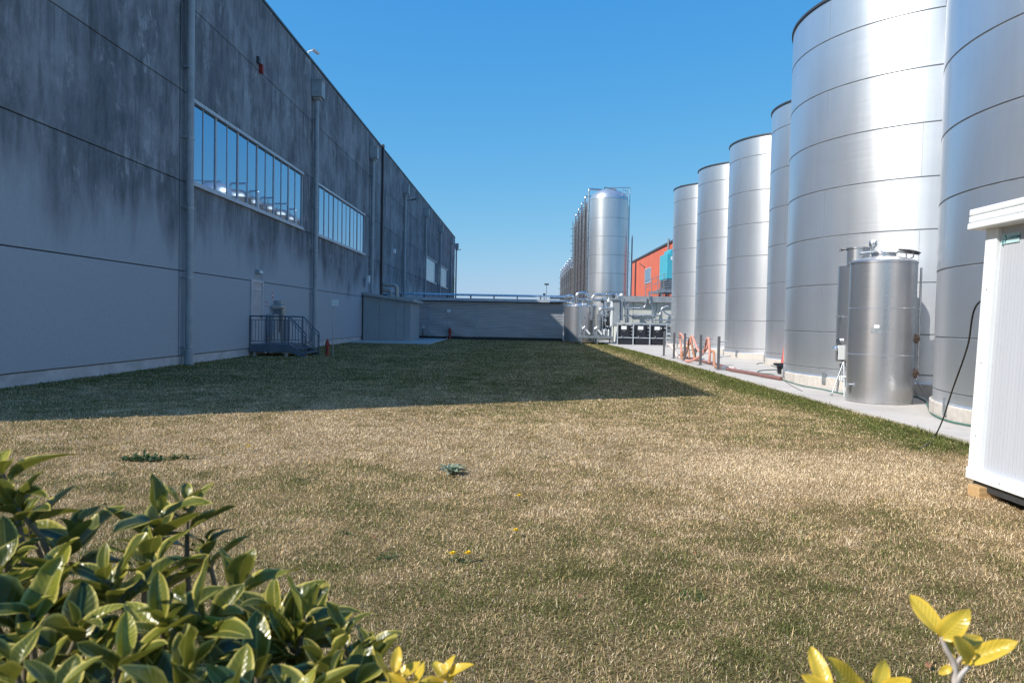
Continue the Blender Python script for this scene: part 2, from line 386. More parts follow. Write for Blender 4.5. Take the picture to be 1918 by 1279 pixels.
def lawn_h(x, y): return 0.03 * (fbm(x * 0.35, y * 0.35 + 40, 3) - 0.5) + 0.02 * (fbm(x * 1.3, y * 1.3, 2) - 0.5)
STRAW = np.array([0.74, 0.56, 0.325]); GREEN = np.array([0.13, 0.155, 0.052])

# ------------------------------------------------------------------ setting
PAVX = 6.25
def paved_edge(y): return PAVX - 0.25 * np.clip((y - 40) / 12, 0, 1)
def lawn():
    xs = np.arange(-10.5, PAVX + 0.001, 0.19); xs[-1] = PAVX; ys = np.concatenate([np.arange(-6, 14, 0.19), np.arange(14, 58, 0.4)])
    X, Y = np.meshgrid(xs, ys, indexing='ij'); Z = lawn_h(X, Y)
    nx, ny = X.shape; V = np.stack([X, Y, Z], -1).reshape(-1, 3)
    idx = np.arange(nx * ny).reshape(nx, ny)
    Fc = np.stack([idx[:-1, :-1], idx[1:, :-1], idx[1:, 1:], idx[:-1, 1:]], -1).reshape(-1, 4)
    me = bpy.data.meshes.new('lawn_ground'); me.from_pydata(V.tolist(), [], Fc.tolist()); me.materials.append(M['soil'])
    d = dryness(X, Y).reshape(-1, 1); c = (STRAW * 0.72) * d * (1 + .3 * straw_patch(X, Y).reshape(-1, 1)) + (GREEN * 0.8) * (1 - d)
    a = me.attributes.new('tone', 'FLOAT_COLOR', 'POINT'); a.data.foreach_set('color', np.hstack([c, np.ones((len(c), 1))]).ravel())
    me.polygons.foreach_set('use_smooth', [True] * len(me.polygons))
    o = bpy.data.objects.new('lawn_ground', me); COL.objects.link(o); return struct(o)
lawn()
def frame_mb(x0, x1, y0, y1, z): return MB().add([(x0, y0, z), (x1, y0, z), (x1, y1, z), (x0, y1, z)], [(0, 1, 2, 3)])
struct(frame_mb(-1500, 1500, -600, 2500, -0.06).build('ground', M['far']))
pv = MB(); ys_ = [-8, -1.5, 4.6, 10.7, 16.9, 23.0, 29.1, 35.2, 40, 48, 54, 60]
for a, b in zip(ys_[:-1], ys_[1:]):
    xa, xb = (PAVX if a < 40.1 else 6.05 if a < 50 else 6.0), (PAVX if b < 40.1 else 6.05 if b < 50 else 6.0)
    for x0, x1 in ((None, 10.9), (10.915, 25), (25.015, 40)):
        pv.poly([(x0 or xa, a + .007), (x1, a + .007), (x1, b - .007), (x0 or xb, b - .007)], -0.2, 0.045)
struct(pv.build('concrete_pavement', M['conc'], bevel=0.006))
struct(MB().poly([(6.3, -8), (40, -8), (40, 60), (6.3, 60)], -0.3, 0.02).build('pavement_base', M['joint']))
struct(MB().poly([(-10.5, 44.6), (-5.5, 44.0), (-5.55, 56), (-10.5, 56)], -0.2, 0.05).build('concrete_pad', M['conc'], bevel=0.01))
struct(MB().poly([(-10.5, 58.0), (6.0, 58.0), (6.0, 140), (-10.5, 140)], -0.2, 0.02).build('service_yard', M['conc']))

# ------------------------------------------------------------------ grass
def grass():
    bands = [(1.6, 4, 8500), (4, 6, 7600), (6, 9, 5200), (9, 13, 3000), (13, 18, 1700), (18, 26, 900), (26, 38, 500), (38, 56, 300)]
    P = []
    for y0, y1, dens in bands:
        xl = max(-10.48, -0.74 * y1 - 1.2); xr = min(PAVX + 0.05, 0.73 * y1 + 1.2)
        n = int((xr - xl) * (y1 - y0) * dens); x = rng.uniform(xl, xr, n); y = rng.uniform(y0, y1, n)
        k = (np.abs(x) < 0.74 * y + 1.2); x, y = x[k], y[k]
        k = ~((x < -5.5) & (y > 44.2)); x, y = x[k], y[k]
        k = ~((x > 4.45) & (y < 7.1) & (y > 2)) ; x, y = x[k], y[k]
        P.append(np.stack([x, y], -1))
    P = np.concatenate(P)
    # thin places: bare hollow and seams
    dh = np.exp(-(((P[:, 0] + 4.05) / 0.40) ** 2 + ((P[:, 1] - 7.95) / 0.16) ** 2))
    P = P[rng.random(len(P)) > dh * 1.3]
    thin = fbm(P[:, 0] * 3.1 + 50, P[:, 1] * 3.1, 4); P = P[rng.random(len(P)) < 0.45 + 1.3 * sst(thin, 0.30, 0.55)]
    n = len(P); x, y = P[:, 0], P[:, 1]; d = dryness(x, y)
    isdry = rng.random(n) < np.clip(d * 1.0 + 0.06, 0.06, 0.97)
    tuft = fbm(x * 5, y * 5, 3)
    L = (0.012 + 0.026 * rng.random(n)) * (0.7 + 0.8 * tuft) * np.where(isdry, 1.0, 1.1)
    edge = np.exp(-((x - PAVX) / 0.18) ** 2) + np.exp(-((x + 10.5) / 0.25) ** 2)
    L *= 1 + 0.9 * edge * rng.random(n)
    L *= np.where(rng.random(n) < 0.025, 1.9, 1.0)
    Wd = 0.0009 + 0.0010 * rng.random(n); Wd *= np.maximum(1, (y / 4.0)) ** 0.95
    az = rng.uniform(0, 2 * np.pi, n); lean = np.where(isdry, rng.uniform(0.5, 1.6, n), rng.uniform(0.2, 1.2, n))
    dx, dy = np.cos(az), np.sin(az); sx, sy = -dy, dx
    tw = rng.uniform(-.9, .9, n); sx, sy = np.cos(az + np.pi / 2 + tw), np.sin(az + np.pi / 2 + tw)
    z0 = lawn_h(x, y) - 0.003; bendv = rng.uniform(-0.9, 1.3, n)
    l1, l2 = lean * 0.6, lean + bendv
    mx = x + dx * L * .5 * np.sin(l1); my = y + dy * L * .5 * np.sin(l1); mz = z0 + L * .5 * np.cos(l1)
    tx = mx + dx * L * .5 * np.sin(l2); ty = my + dy * L * .5 * np.sin(l2); tz = mz + L * .5 * np.cos(l2)
    V = np.stack([np.stack([x - sx * Wd, y - sy * Wd, z0], -1), np.stack([x + sx * Wd, y + sy * Wd, z0], -1),
                  np.stack([mx + sx * Wd * .8, my + sy * Wd * .8, mz], -1), np.stack([mx - sx * Wd * .8, my - sy * Wd * .8, mz], -1),
                  np.stack([tx, ty, tz], -1)], 1)
    V[:, 4, 2] = np.maximum(V[:, 4, 2], z0 + 0.002)
    r = rng.random((n, 1)); r2 = rng.random((n, 1))
    dry = STRAW * (0.62 + 0.52 * r) * (1 - np.array([0.0, 0.04, 0.14]) * r2)
    brown = np.array([0.36, 0.26, 0.15]) * (0.6 + 0.8 * r)
    pale = np.array([0.84, 0.68, 0.47]) * (0.8 + 0.3 * r)
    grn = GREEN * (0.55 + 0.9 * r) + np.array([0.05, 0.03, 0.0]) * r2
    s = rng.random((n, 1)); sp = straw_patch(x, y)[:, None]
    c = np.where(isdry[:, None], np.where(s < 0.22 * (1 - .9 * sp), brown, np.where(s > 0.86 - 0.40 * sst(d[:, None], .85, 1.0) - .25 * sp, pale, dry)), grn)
    big = 0.82 + 0.36 * fbm(x * 1.7 + 3, y * 1.2 + 9)[:, None]
    c = np.clip(c * big * (1 + .06 * sp), 0, 0.93)
    C = np.repeat(c[:, None, :], 5, 1)
    me = bpy.data.meshes.new('lawn_grass'); me.vertices.add(n * 5); me.vertices.foreach_set('co', V.reshape(-1).astype(np.float32))
    b = (np.arange(n) * 5)[:, None]
    loops = np.concatenate([b + np.array([[0, 1, 2, 3]]), b + np.array([[3, 2, 4]])], 1).ravel()
    me.loops.add(n * 7); me.loops.foreach_set('vertex_index', loops.astype(np.int32))
    me.polygons.add(n * 2)
    st = (np.arange(n) * 7)[:, None] + np.array([[0, 4]]); me.polygons.foreach_set('loop_start', st.ravel().astype(np.int32))
    me.materials.append(M['blade']); me.update(calc_edges=True)
    a = me.attributes.new('tone', 'FLOAT_COLOR', 'POINT')
    a.data.foreach_set('color', np.concatenate([C, np.ones((n, 5, 1))], -1).reshape(-1).astype(np.float32))
    o = bpy.data.objects.new('lawn_grass', me); COL.objects.link(o)
    o['kind'] = 'stuff'; tag(o, 'short dry lawn grass, straw coloured with green tinges', 'grass')
grass()

# ------------------------------------------------------------------ factory building
WX = -10.5; HB = 14.0
PY = [22.8, 36.7, 50.6, 64.6, 78.6, 92.6, 106.6]
WZ = [0.28, 2.9, 5.65, 8.4, 11.15, HB]
fac = thing('factory_building', 'long stained grey concrete factory wall filling the left side, with window bands and drainpipes', 'factory building', (WX, 60, 0))
def fmb(): return MB()
def L(mb): mb.v = [(x - WX, y - 60, z) for x, y, z in mb.v]; return mb      # world -> building coordinates
NEAR, FAR = 8.9, 114.6
bays = [NEAR] + [p - 0.25 for p in PY] + [FAR]
jy = 54.7
wins = {1: (23.25, 35.3), 2: (37.15, 49.2), 5: (79.2, 90.4), 6: (93.2, 104.2)}   # by bay index
body = MB(); body.box(-48, WX - 0.2, NEAR, FAR, -0.3, HB - 0.15)
L(body).build('building_core', M['joint'], fac)
pan = MB()
for b in range(len(bays) - 1):
    y0, y1 = bays[b] + 0.035, bays[b + 1] - 0.035
    if b == 0: y0 = NEAR
    if b == len(bays) - 2: y1 = FAR
    for k in range(5):
        z0, z1 = WZ[k] + 0.012, WZ[k + 1] - 0.012
        if k == 2 and b in wins:
            a, c = wins[b]
            if a - y0 > 0.05: pan.box(WX - 0.15, WX, y0, a, z0, z1)
            if y1 - c > 0.05: pan.box(WX - 0.15, WX, c, y1, z0, z1)
            continue
        if b == 0 and k in (0, 1):
            pass
        pan.box(WX - 0.15, WX, y0, y1, z0, z1)
# end walls of the near corner, flush panels
for k in range(5): pan.box(-48, WX - 0.152, NEAR - 0.15, NEAR - 0.001, WZ[k] + .012, WZ[k + 1] - .012)
L(pan).build('wall', M['wall'], fac, bevel=0.012)
pl = MB().box(WX - 0.15, WX - 0.03, NEAR, FAR, -0.3, 0.27); L(pl).build('plinth', M['plinth'], fac)
fl = MB().box(WX - 0.4, WX + 0.05, NEAR - .2, FAR + .05, HB + .002, HB + 0.10); L(fl).build('roof_edge', M['flashing'], fac)
rf = MB().box(-48.2, WX - 0.402, NEAR - .2, FAR + .05, HB - 0.14, HB + 0.06); L(rf).build('roof', M['roofing'], fac)
jt = MB().box(WX + .002, WX + 0.16, jy - 0.16, jy + 0.16, 0.0, HB + 0.25)
L(jt).build('downpipe', M['brownpipe'], fac, bevel=0.02)
for p in PY + [FAR + 0.35]:
    pr = 0.115; xo = WX + 0.20
    m = MB(); m.tube([(xo, p, -0.02), (xo, p, 12.3)], pr, 16)
    m.lathe([(pr + .025, 0), (pr + .025, 0.45), (pr, 0.5)], (xo, p, 0), 16)
    dp = L(m).build('downpipe', M['pipegrey'], fac)
    hp = MB(); hp.box(WX + .005, WX + 0.52, p - 0.31, p + 0.31, 12.32, 13.1); hp.box(WX + .003, WX + 0.56, p - 0.34, p + 0.34, 13.1, 13.16)
    hp.box(WX + .06, WX + 0.40, p - 0.2, p + 0.2, 12.2, 12.32)
    L(hp).build('hopper', M['pipegrey'], dp, bevel=0.01)
    for k in range(6):
        z = 0.55 + 2.14 * k; br = MB()
        br.lathe([(pr + .002, -.025), (pr + .018, -.025), (pr + .018, .025), (pr + .002, .025)], (xo, p, z), 16)
        br.box(WX, xo - pr, p - 0.02, p + 0.02, z - .02, z + .02); br.box(WX, xo - .02, p - 0.20, p - 0.16, z - .02, z + .02)
        L(br).build('bracket', M['galv'], dp)
for b, (a, c) in wins.items():
    z0, z1 = WZ[2] + .02, WZ[3] - .02
    fr = MB(); fr.box(WX - .14, WX + .03, a, c, z0, z0 + .12); fr.box(WX - .14, WX + .03, a, c, z1 - .12, z1)
    fr.box(WX - .14, WX - .03, a, a + .1, z0 + .12, z1 - .12); fr.box(WX - .14, WX - .03, c - .1, c, z0 + .12, z1 - .12)
    nb = 12; wdt = (c - a - .2) / nb
    for k in range(1, nb):
        t = 0.045 if k % 2 == 0 else 0.022
        fr.box(WX - .10, WX - (0.045 if k % 2 == 0 else .055), a + .1 + k * wdt - t, a + .1 + k * wdt + t, z0 + .12, z1 - .12)
    fr.box(WX - .05, WX + .09, a - .05, c + .05, z0 - .045, z0 - .002)
    wn = L(fr).build('window', M['alu'], fac, bevel=0.005)
    gl = MB()
    for k in range(nb):
        t = (random.random() - .5) * .008; y0, y1 = a + .1 + k * wdt + .02, a + .1 + (k + 1) * wdt - .02
        gl.add([(WX - .075, y0, z0 + .1), (WX - .075 + t, y1, z0 + .1), (WX - .075 + t, y1, z1 - .1), (WX - .075, y0, z1 - .1)], [(0, 1, 2, 3)])
    L(gl).build('glazing', M['glass'], wn)
lv = MB(); lv.box(WX + .002, WX + .06, 107.2, 114.0, 3.0, 3.1); lv.box(WX + .002, WX + .06, 107.2, 114.0, 7.9, 8.0)
lv.box(WX + .002, WX + .06, 107.2, 107.4, 3.1, 7.9); lv.box(WX + .002, WX + .06, 113.8, 114.0, 3.1, 7.9)
lf = L(lv).build('louvre_panel', M['brown'], fac)
sl = MB()
for k in range(11):
    z = 3.2 + k * 0.43; sl.add([(WX + .01, 107.4, z + .3), (WX + .01, 113.8, z + .3), (WX + .12, 113.8, z), (WX + .12, 107.4, z)], [(0, 1, 2, 3)])
    sl.add([(WX + .01, 107.4, z + .27), (WX + .01, 113.8, z + .27), (WX + .12, 113.8, z - .03), (WX + .12, 107.4, z - .03)], [(3, 2, 1, 0)])
L(sl).build('slat', M['brown'], lf)
# door with frame
dy0, dy1, dz0, dz1 = 28.48, 29.8, 0.46, 2.95
df = MB(); df.box(WX + .001, WX + .06, dy0, dy0 + .1, dz0, dz1); df.box(WX + .001, WX + .06, dy1 - .1, dy1, dz0, dz1)
df.box(WX + .001, WX + .06, dy0 + .1, dy1 - .1, dz1 - .1, dz1); df.box(WX + .002, WX + .05, dy0 + .1, dy1 - .1, 2.55, 2.62)
dr = MB().box(WX + .002, WX + .03, dy0 + .1, dy1 - .1, dz0, 2.55); dr.box(WX + .002, WX + .02, dy0 + .1, dy1 - .1, 2.62, dz1 - .1)
door = L(dr).build('door', M['doorp'], fac)
L(df).build('door_frame', M['alu'], door, bevel=.004)
hd = MB().box(WX + .03, WX + .07, dy1 - .22, dy1 - .18, 1.45, 1.58); hd.tube([(WX + .07, dy1 - .2, 1.52), (WX + .07, dy1 - .36, 1.52)], .012, 8)
L(hd).build('handle', M['darkst'], door)

# things fixed to the factory wall
def on_wall(name, label, cat, y, z, group=None): return thing(name, label, cat, (WX, y, z), 0, group)
t = on_wall('wall_lamp', 'small grey box lamp above the platform door', 'lamp', 29.2, 3.2)
MB().box(0.002, .16, -.18, .18, .0, .16).build('housing', M['galv'], t, bevel=.02)
MB().box(.16, .19, -.16, .16, .02, .12).build('diffuser', M['white'], t, bevel=.01)
t = on_wall('alarm_siren', 'red alarm siren high on the stained wall', 'siren', 29.3, 11.25)
MB().box(0.002, .10, -.38, -.16, .12, .38).build('junction_box', M['darkst'], t, bevel=.01)
mb = MB(); mb.box(.005, .15, -.08, .08, -.17, .17); mb.tube([(.1, -.16, .2), (.1, -.1, .1)], .02, 6); mb.build('housing', M['red'], t, bevel=.04)
t = on_wall('security_camera', 'white security camera on the factory roof edge', 'camera', 36.0, HB + .1)
mb = MB(); mb.tube([(-.05, 0, 0.0), (-.05, 0, .22), (.18, 0, .3)], .03, 8); mb.build('bracket', M['white'], t)
mtx = Matrix.Translation((.3, .12, .26)) @ Euler((R_(-12), 0, R_(-30))).to_matrix().to_4x4()
MB().obox(mtx, .15, .36, .13).build('housing', M['white'], t, bevel=.03)
mtx2 = mtx @ Matrix.Translation((0, -.185, 0)); MB().obox(mtx2, .11, .03, .09).build('lens', M['black'], t)
t = on_wall('antenna', 'white bracket antenna low beside the third drainpipe', 'antenna', 48.9, 3.75)
mb = MB(); mb.tube([(0.0, 0, 0), (.35, 0, 0), (.35, 0, .5)], .03, 8); mb.box(.28, .42, -.12, .12, .1, .55); mb.build('bracket', M['white'], t, bevel=.02)
mb = MB()
for k in range(6):
    a = k * math.pi / 3; mb.tube([(.15, -.45, 0.05), (.15, -.45 + .35 * math.cos(a), .05 + .35 * math.sin(a))], .012, 5)
mb.build('element', M['darkst'], t)
def flood(y, z, label):
    t = on_wall('floodlight', label, 'floodlight', y, z, 'dark floodlights on arms from the factory wall')
    MB().tube([(0, 0, 0), (.35, 0, .04), (.5, 0, .06)], .03, 8).build('arm', M['darkst'], t)
    MB().obox(Matrix.Translation((.7, 0, .1)) @ Euler((0, R_(-18), 0)).to_matrix().to_4x4(), .5, .3, .08).build('lamp_head', M['darkst'], t, bevel=.03)
flood(66.2, 12.0, 'dark floodlight below the hopper of the fourth drainpipe')
flood(114.9, 12.1, 'dark floodlight at the far corner of the factory')
t = on_wall('wall_box', 'small white box on the dark wall between the brown pipe and a drainpipe', 'box', 60.0, 6.75)
MB().box(.003, .2, -.15, .15, 0, .35).build('housing', M['white'], t, bevel=.02); MB().tube([(.05, 0, 0), (.05, 0, -.5)], .02, 6).build('conduit', M['galv'], t)
def wsign(y, z, w_, h_, label):
    t = on_wall('warning_sign', label, 'sign', y, z)
    MB().box(.003, .012, -w_ / 2, w_ / 2, -h_ / 2, h_ / 2).build('plate', M['white'], t)
    mb = MB()
    for (a, b, c, d) in ((-.46, .46, .40, .46), (-.46, .46, -.46, -.40), (-.46, -.38, -.4, .4), (.38, .46, -.4, .4)): mb.box(.0125, .015, a * w_, b * w_, c * h_, d * h_)
    mb.build('border', M['red'], t)
    return t
t = wsign(31.05, 2.43, .17, .36, 'narrow red and white sign, the higher one beside the door')
mb = MB(); mb.lathe([(.0, 0), (.05, 0)], (0, 0, 0), 12); mb.v = [(.014, a, b + .08) for a, b, c in mb.v]; mb.build('pictogram', M['red'], t); MB().box(.0125, .0155, -.05, .05, -.13, -.05).build('pictogram', M['red'], t)
t = wsign(30.3, 2.05, .14, .32, 'small red and white sign, the lower one beside the door frame')
MB().box(.0125, .015, -.04, .04, .02, .1).build('pictogram', M['red'], t); MB().add([(.014, -.05, -.12), (.014, .05, -.12), (.014, 0, -.02)], [(0, 1, 2)]).build('pictogram', M['red'], t)
# electrical boxes with a bent white pipe
t = thing('electrical_box', 'grey electrical boxes with a bent pale pipe on the wall beside the platform', 'electrical box', (WX, 31.2, 0))
mb = MB(); mb.box(.003, .30, .0, .75, 1.25, 2.2); mb.build('upper_cabinet', M['galv'], t, bevel=.01)
MB().box(.301, .31, .2, .45, 1.75, 2.05).build('screen', M['black'], t)
MB().box(.003, .34, -.95, -.3, .75, 1.62).build('lower_cabinet', M['paneltrim'], t, bevel=.01)
MB().box(.003, .26, -.25, .1, .85, 1.5).build('valve_box', M['darkst'], t, bevel=.01)
MB().tube(bend([(.05, -.35, 1.9), (.45, -.35, 1.92), (.45, -.2, 1.95), (.45, -.1, .0)], .2), .09, 12).build('pipe', M['beige'], t)

# ------------------------------------------------------------------ entrance platform
t = thing('entrance_platform', 'blue grey steel entrance platform with railings and two steps at the factory door', 'platform', (-9.7, 29.35, 0))
px0, px1, py0, py1, pz = -.78, .75, -.95, .95, .46
mb = MB(); mb.box(px0, px1, py0, py0 + .06, .16, pz); mb.box(px0, px1, py1 - .06, py1, .16, pz); mb.box(px1 - .05, px1, py0 + .06, py1 - .06, .2, pz - .002)
mb.box(px0, px1 - .05, py0 + .06, py1 - .06, pz - .06, pz - .02); mb.build('deck', M['bluegalv'], t, bevel=.004)
for x in (px0 + .15, px1 - .15):
    for y in (py0 + .15, py1 - .15): MB().box(x - .05, x + .05, y - .05, y + .05, -.02, .16).build('foot', M['plinth'], t)
for y, s in ((py0, 1), (py1, -1)):
    mb = MB(); mb.add([(px1 + .002, y, pz), (px1 + .45, y, .22), (px1 + .68, y, .0), (px1 + .42, y, .0), (px1 + .002, y, .2)], [(0, 1, 2, 3, 4)])
    mb.add([(a, b + s * .03, c) for a, b, c in mb.v[:5]], [(4, 3, 2, 1, 0)]); k = [(0, 1), (1, 2), (2, 3), (3, 4), (4, 0)]
    mb.add(mb.v[:10], [(i, i + 5, j + 5, j) for i, j in k]); mb.build('stringer', M['bluegalv'], t)
for k, z in ((0, .30), (1, .15)): MB().box(px1 + .04 + k * .3, px1 + .32 + k * .3, py0 + .04, py1 - .04, z - .035, z).build('step', M['bluegalv'], t)
def rail(y, name):
    mb = MB(); zt = pz + 1.08
    for x in (px0 + .02, 0.0, px1 - .03): mb.box(x - .025, x + .025, y - .025, y + .025, pz - .25, zt)
    mb.box(px1 + .62, px1 + .67, y - .025, y + .025, 0, .85)
    mb.tube(bend([(px0 - .05, y, zt), (px1, y, zt), (px1 + .66, y, .86)], .06), .028, 8)
    mb.tube([(px1 + .05, y, pz + .12), (px1 + .64, y, .17)], .015, 6); mb.tube([(px1 + .05, y, pz + .92), (px1 + .64, y, .72)], .015, 6)
    mb.box(px0 + .05, -.04, y - .012, y + .012, pz + .10, pz + .125); mb.box(px0 + .05, -.04, y - .012, y + .012, pz + .92, pz + .945)
    mb.box(.04, px1 - .06, y - .012, y + .012, pz + .10, pz + .125); mb.box(.04, px1 - .06, y - .012, y + .012, pz + .92, pz + .945)
    for a, b in ((px0 + .08, -.06), (.06, px1 - .08)):
        for k in range(6): xx = a + (b - a) * k / 5; mb.box(xx - .008, xx + .008, y - .008, y + .008, pz + .125, pz + .92)
    for k in range(5):
        f = (k + .5) / 5; xx = px1 + .05 + .59 * f; mb.box(xx - .008, xx + .008, y - .008, y + .008, pz + .12 - .41 * f, pz + .92 - .66 * f)
    mb.build(name, M['bluegalv'], t)
rail(py0 + .03, 'railing'); rail(py1 - .03, 'railing')

# ------------------------------------------------------------------ hydrants and blank sign posts
def hydrant(loc, sc, label):
    t = thing('fire_hydrant', label, 'fire hydrant', loc, 0, 'red fire hydrants in the shade')
    q = [(0.10, 0), (.10, .04), (.075, .05), (.07, .42), (.10, .44), (.10, .50), (.085, .52), (.08, .6), (.05, .67), (.02, .69), (0, .69)]
    MB().lathe([(a * sc, b * sc) for a, b in q], n=20).build('barrel', M['red'], t)
    for s in (-1, 1):
        MB().tube([(0, s * .05 * sc, .47 * sc), (0, s * .15 * sc, .47 * sc)], .045 * sc, 12).build('outlet', M['red'], t)
    MB().tube([(0.05 * sc, 0, .47 * sc), (.14 * sc, 0, .47 * sc)], .035 * sc, 10).build('outlet', M['red'], t)
    MB().tube([(0, 0, .68 * sc), (0, 0, .74 * sc)], .02 * sc, 6).build('spindle', M['red'], t)
hydrant((-7.78, 29.6, 0), .92, 'red fire hydrant on the shaded grass beside the platform steps')
hydrant((-5.45, 56.3, 0), 1.25, 'dark red hydrant standing against the corrugated building')
def signpost(loc, h, w_, h_, label):
    t = thing('sign_post', label, 'sign', loc, 0, 'blank white signs on thin poles')
    MB().tube([(0, 0, 0), (0, 0, h)], .02, 8).build('pole', M['galv'], t)
    MB().box(-w_ / 2 + .08, w_ / 2 + .08, -.03, -.022, h - h_, h).build('plate', M['white'], t)
signpost((-7.48, 29.3, 0), 2.25, .27, .25, 'blank white plate on a thin pole beside the nearer hydrant')
signpost((-5.62, 56.2, 0), 2.25, .26, .22, 'small blank plate on a pole in front of the corrugated wall')

# ------------------------------------------------------------------ grey shed against the wall
t = thing('grey_shed', 'low sage grey panel shed leaning against the factory wall', 'shed', (-8.9, 50.5, 0))
sx0, sx1, sy0, sy1 = -1.52, 1.6, -2.0, 2.3
mb = MB(); cuts = [sx0, -.45, .65, 1.2, sx1]
def ztop(x): return 3.0 - .40 * (x - sx0) / (sx1 - sx0)
def slab(x0, x1, y0, y1, m):
    m.add([(x0, y0, .05), (x1, y0, .05), (x1, y1, .05), (x0, y1, .05), (x0, y0, ztop(x0)), (x1, y0, ztop(x1)), (x1, y1, ztop(x1)), (x0, y1, ztop(x0))],
          [(0, 3, 2, 1), (4, 5, 6, 7), (0, 1, 5, 4), (2, 3, 7, 6), (0, 4, 7, 3), (1, 2, 6, 5)])
for a, b in zip(cuts[:-1], cuts[1:]): slab(a + .008, b - .008, sy0, sy0 + .08, mb)
for k in range(4): y0 = sy0 + .09 + k * (sy1 - sy0 - .09) / 4; slab(sx1 - .08, sx1, y0 + .006, y0 + (sy1 - sy0 - .09) / 4 - .006, mb)
slab(sx0, sx1 - .09, sy1 - .08, sy1, mb)
mb.build('wall', M['shed'], t, bevel=.006)
mb = MB(); slab(sx0, sx1 - .1, sy0 + .09, sy1 - .09, mb); mb.build('inner_wall', M['joint'], t)
mb = MB(); e = .22
for (a, b, c, d, q0, q1) in ((sx0, sx1 + e, sy0 - e, sy1 + e, .0, .19),):
    f = lambda x: ztop(x) + .005
    mb.add([(a, c, f(a)), (b, c, f(b)), (b, d, f(b)), (a, d, f(a)), (a, c, f(a) + q1), (b, c, f(b) + q1), (b, d, f(b) + q1), (a, d, f(a) + q1)],
           [(0, 3, 2, 1), (4, 5, 6, 7), (0, 1, 5, 4), (2, 3, 7, 6), (0, 4, 7, 3), (1, 2, 6, 5)])
mb.build('roof', M['shedtrim'], t, bevel=.01)
MB().box(.95, 1.12, sy0 - .05, sy0 - .003, 2.3, 2.45).build('lamp', M['galv'], t)
MB().box(1.15, 1.75, sy0 - .25, sy0 - .02, .05, .14).build('threshold', M['plinth'], t, bevel=.02)

t = thing('vent_pipes', 'cream insulated pipes bending down behind the grey shed', 'pipes', (-9.9, 55.2, 0))
MB().tube(bend([(-.6, 0, 4.0), (.55, 0, 4.0), (.55, 0, .05)], .35), .15, 14).build('pipe', M['beige'], t)
MB().tube(bend([(-.6, .1, 3.58), (.1, .1, 3.58), (.1, .1, .05)], .3), .13, 14).build('pipe', M['beige'], t)
MB().tube(bend([(-.6, .2, 3.2), (-.2, .2, 3.2), (-.2, .2, .05)], .2), .12, 14).build('pipe', M['darkst'], t)

# bicycle seen from its front
t = thing('bicycle', 'bicycle with a pale front basket parked beside the grey shed', 'bicycle', (-7.25, 54.4, .05), R_(8))
def wheel(y):
    mb = MB(); pts = [(0, y + .33 * math.cos(a), .34 + .33 * math.sin(a)) for a in [2 * math.pi * k / 24 for k in range(25)]]; mb.tube(pts, .02, 6, False)
    for k in range(10): a = 2 * math.pi * k / 10; mb.tube([(0, y, .34), (0, y + .32 * math.cos(a), .34 + .32 * math.sin(a))], .003, 3)
    mb.build('wheel', M['black'], t)
wheel(-.52); wheel(.52)
mb = MB()
for a, b in (((0, -.52, .34), (0, -.36, .95)), ((0, -.40, .8), (0, .12, .32)), ((0, -.40, .85), (0, .2, .8)), ((0, .12, .32), (0, .22, .85)), ((0, .12, .32), (0, .52, .34)), ((0, .2, .78), (0, .52, .34))): mb.tube([a, b], .018, 8)
mb.build('frame', M['darkst'], t)
MB().tube(spline([(-.28, -.2, 1.05), (-.2, -.36, 1.06), (0, -.40, 1.0), (.2, -.36, 1.06), (.28, -.2, 1.05)], 5), .013, 8).build('handlebar', M['galv'], t)
mb = MB(); mb.box(-.15, .15, -.78, -.56, .76, .98); mb.build('basket', M['galv'], t, bevel=.04)
mb = MB(); mb.add([(-.03, .05, .93), (.03, .05, .93), (.09, .32, .95), (-.09, .32, .95), (-.02, .06, .87), (.02, .06, .87), (.06, .3, .88), (-.06, .3, .88)],
                  [(0, 1, 2, 3), (7, 6, 5, 4), (0, 4, 5, 1), (1, 5, 6, 2), (2, 6, 7, 3), (3, 7, 4, 0)]); mb.build('saddle', M['black'], t, bevel=.01)

# ------------------------------------------------------------------ corrugated building across the end
t = thing('corrugated_building', 'low corrugated metal building closing the far end of the lawn', 'building', (-3.0, 58.5, 0))
cx0, cx1, cy = -7.4, 6.15, -2.0
seams = [cx0, -4.0, -.4, 3.2, cx1]
mb = MB(); N = 23; pit_ = 2.66 / N; pts = []
for k in range(N):
    z = .2 + k * pit_; pts += [(0.06, z), (0.06, z + pit_ * .28), (-.04, z + pit_ * .38), (-.04, z + pit_ * .93)]
for a, b in zip(seams[:-1], seams[1:]):
    xs = np.linspace(a + .01, b - .01, 9); vs = []
    for (dy, z) in pts:
        for x in xs:
            w_ = .012 * math.sin(x * 2.3 + z * 5) * (1.6 if a == -4.0 and z < 1.7 else .5)
            vs.append((x, cy + dy + w_, z + (.02 * math.sin(x * 3.1 + z * 9) if (a == -4.0 and z < 1.5) else 0)))
    mb.add(vs, [(i * 9 + j, i * 9 + j + 1, (i + 1) * 9 + j + 1, (i + 1) * 9 + j) for i in range(len(pts) - 1) for j in range(8)])
mb.build('wall', M['corr'], t)
MB().box(cx0, cx1, cy + .11, cy + 6, 0, 2.95).build('building_core', M['joint'], t)
for x in seams[1:-1]: MB().box(x - .04, x + .04, cy - .08, cy - .055, .18, 2.86).build('cover_strip', M['corrtrim'], t)
MB().box(cx0, cx1, cy - .03, cy + .04, 0, .18).build('base_rail', M['joint'], t)
mb = MB(); mb.box(cx0 - .1, cx1 + .1, cy - .45, cy + 6.3, 2.98, 3.12); mb.box(cx0 - .1, cx1 + .1, cy - .5, cy - .452, 2.92, 3.13); mb.build('roof', M['corrtrim'], t)
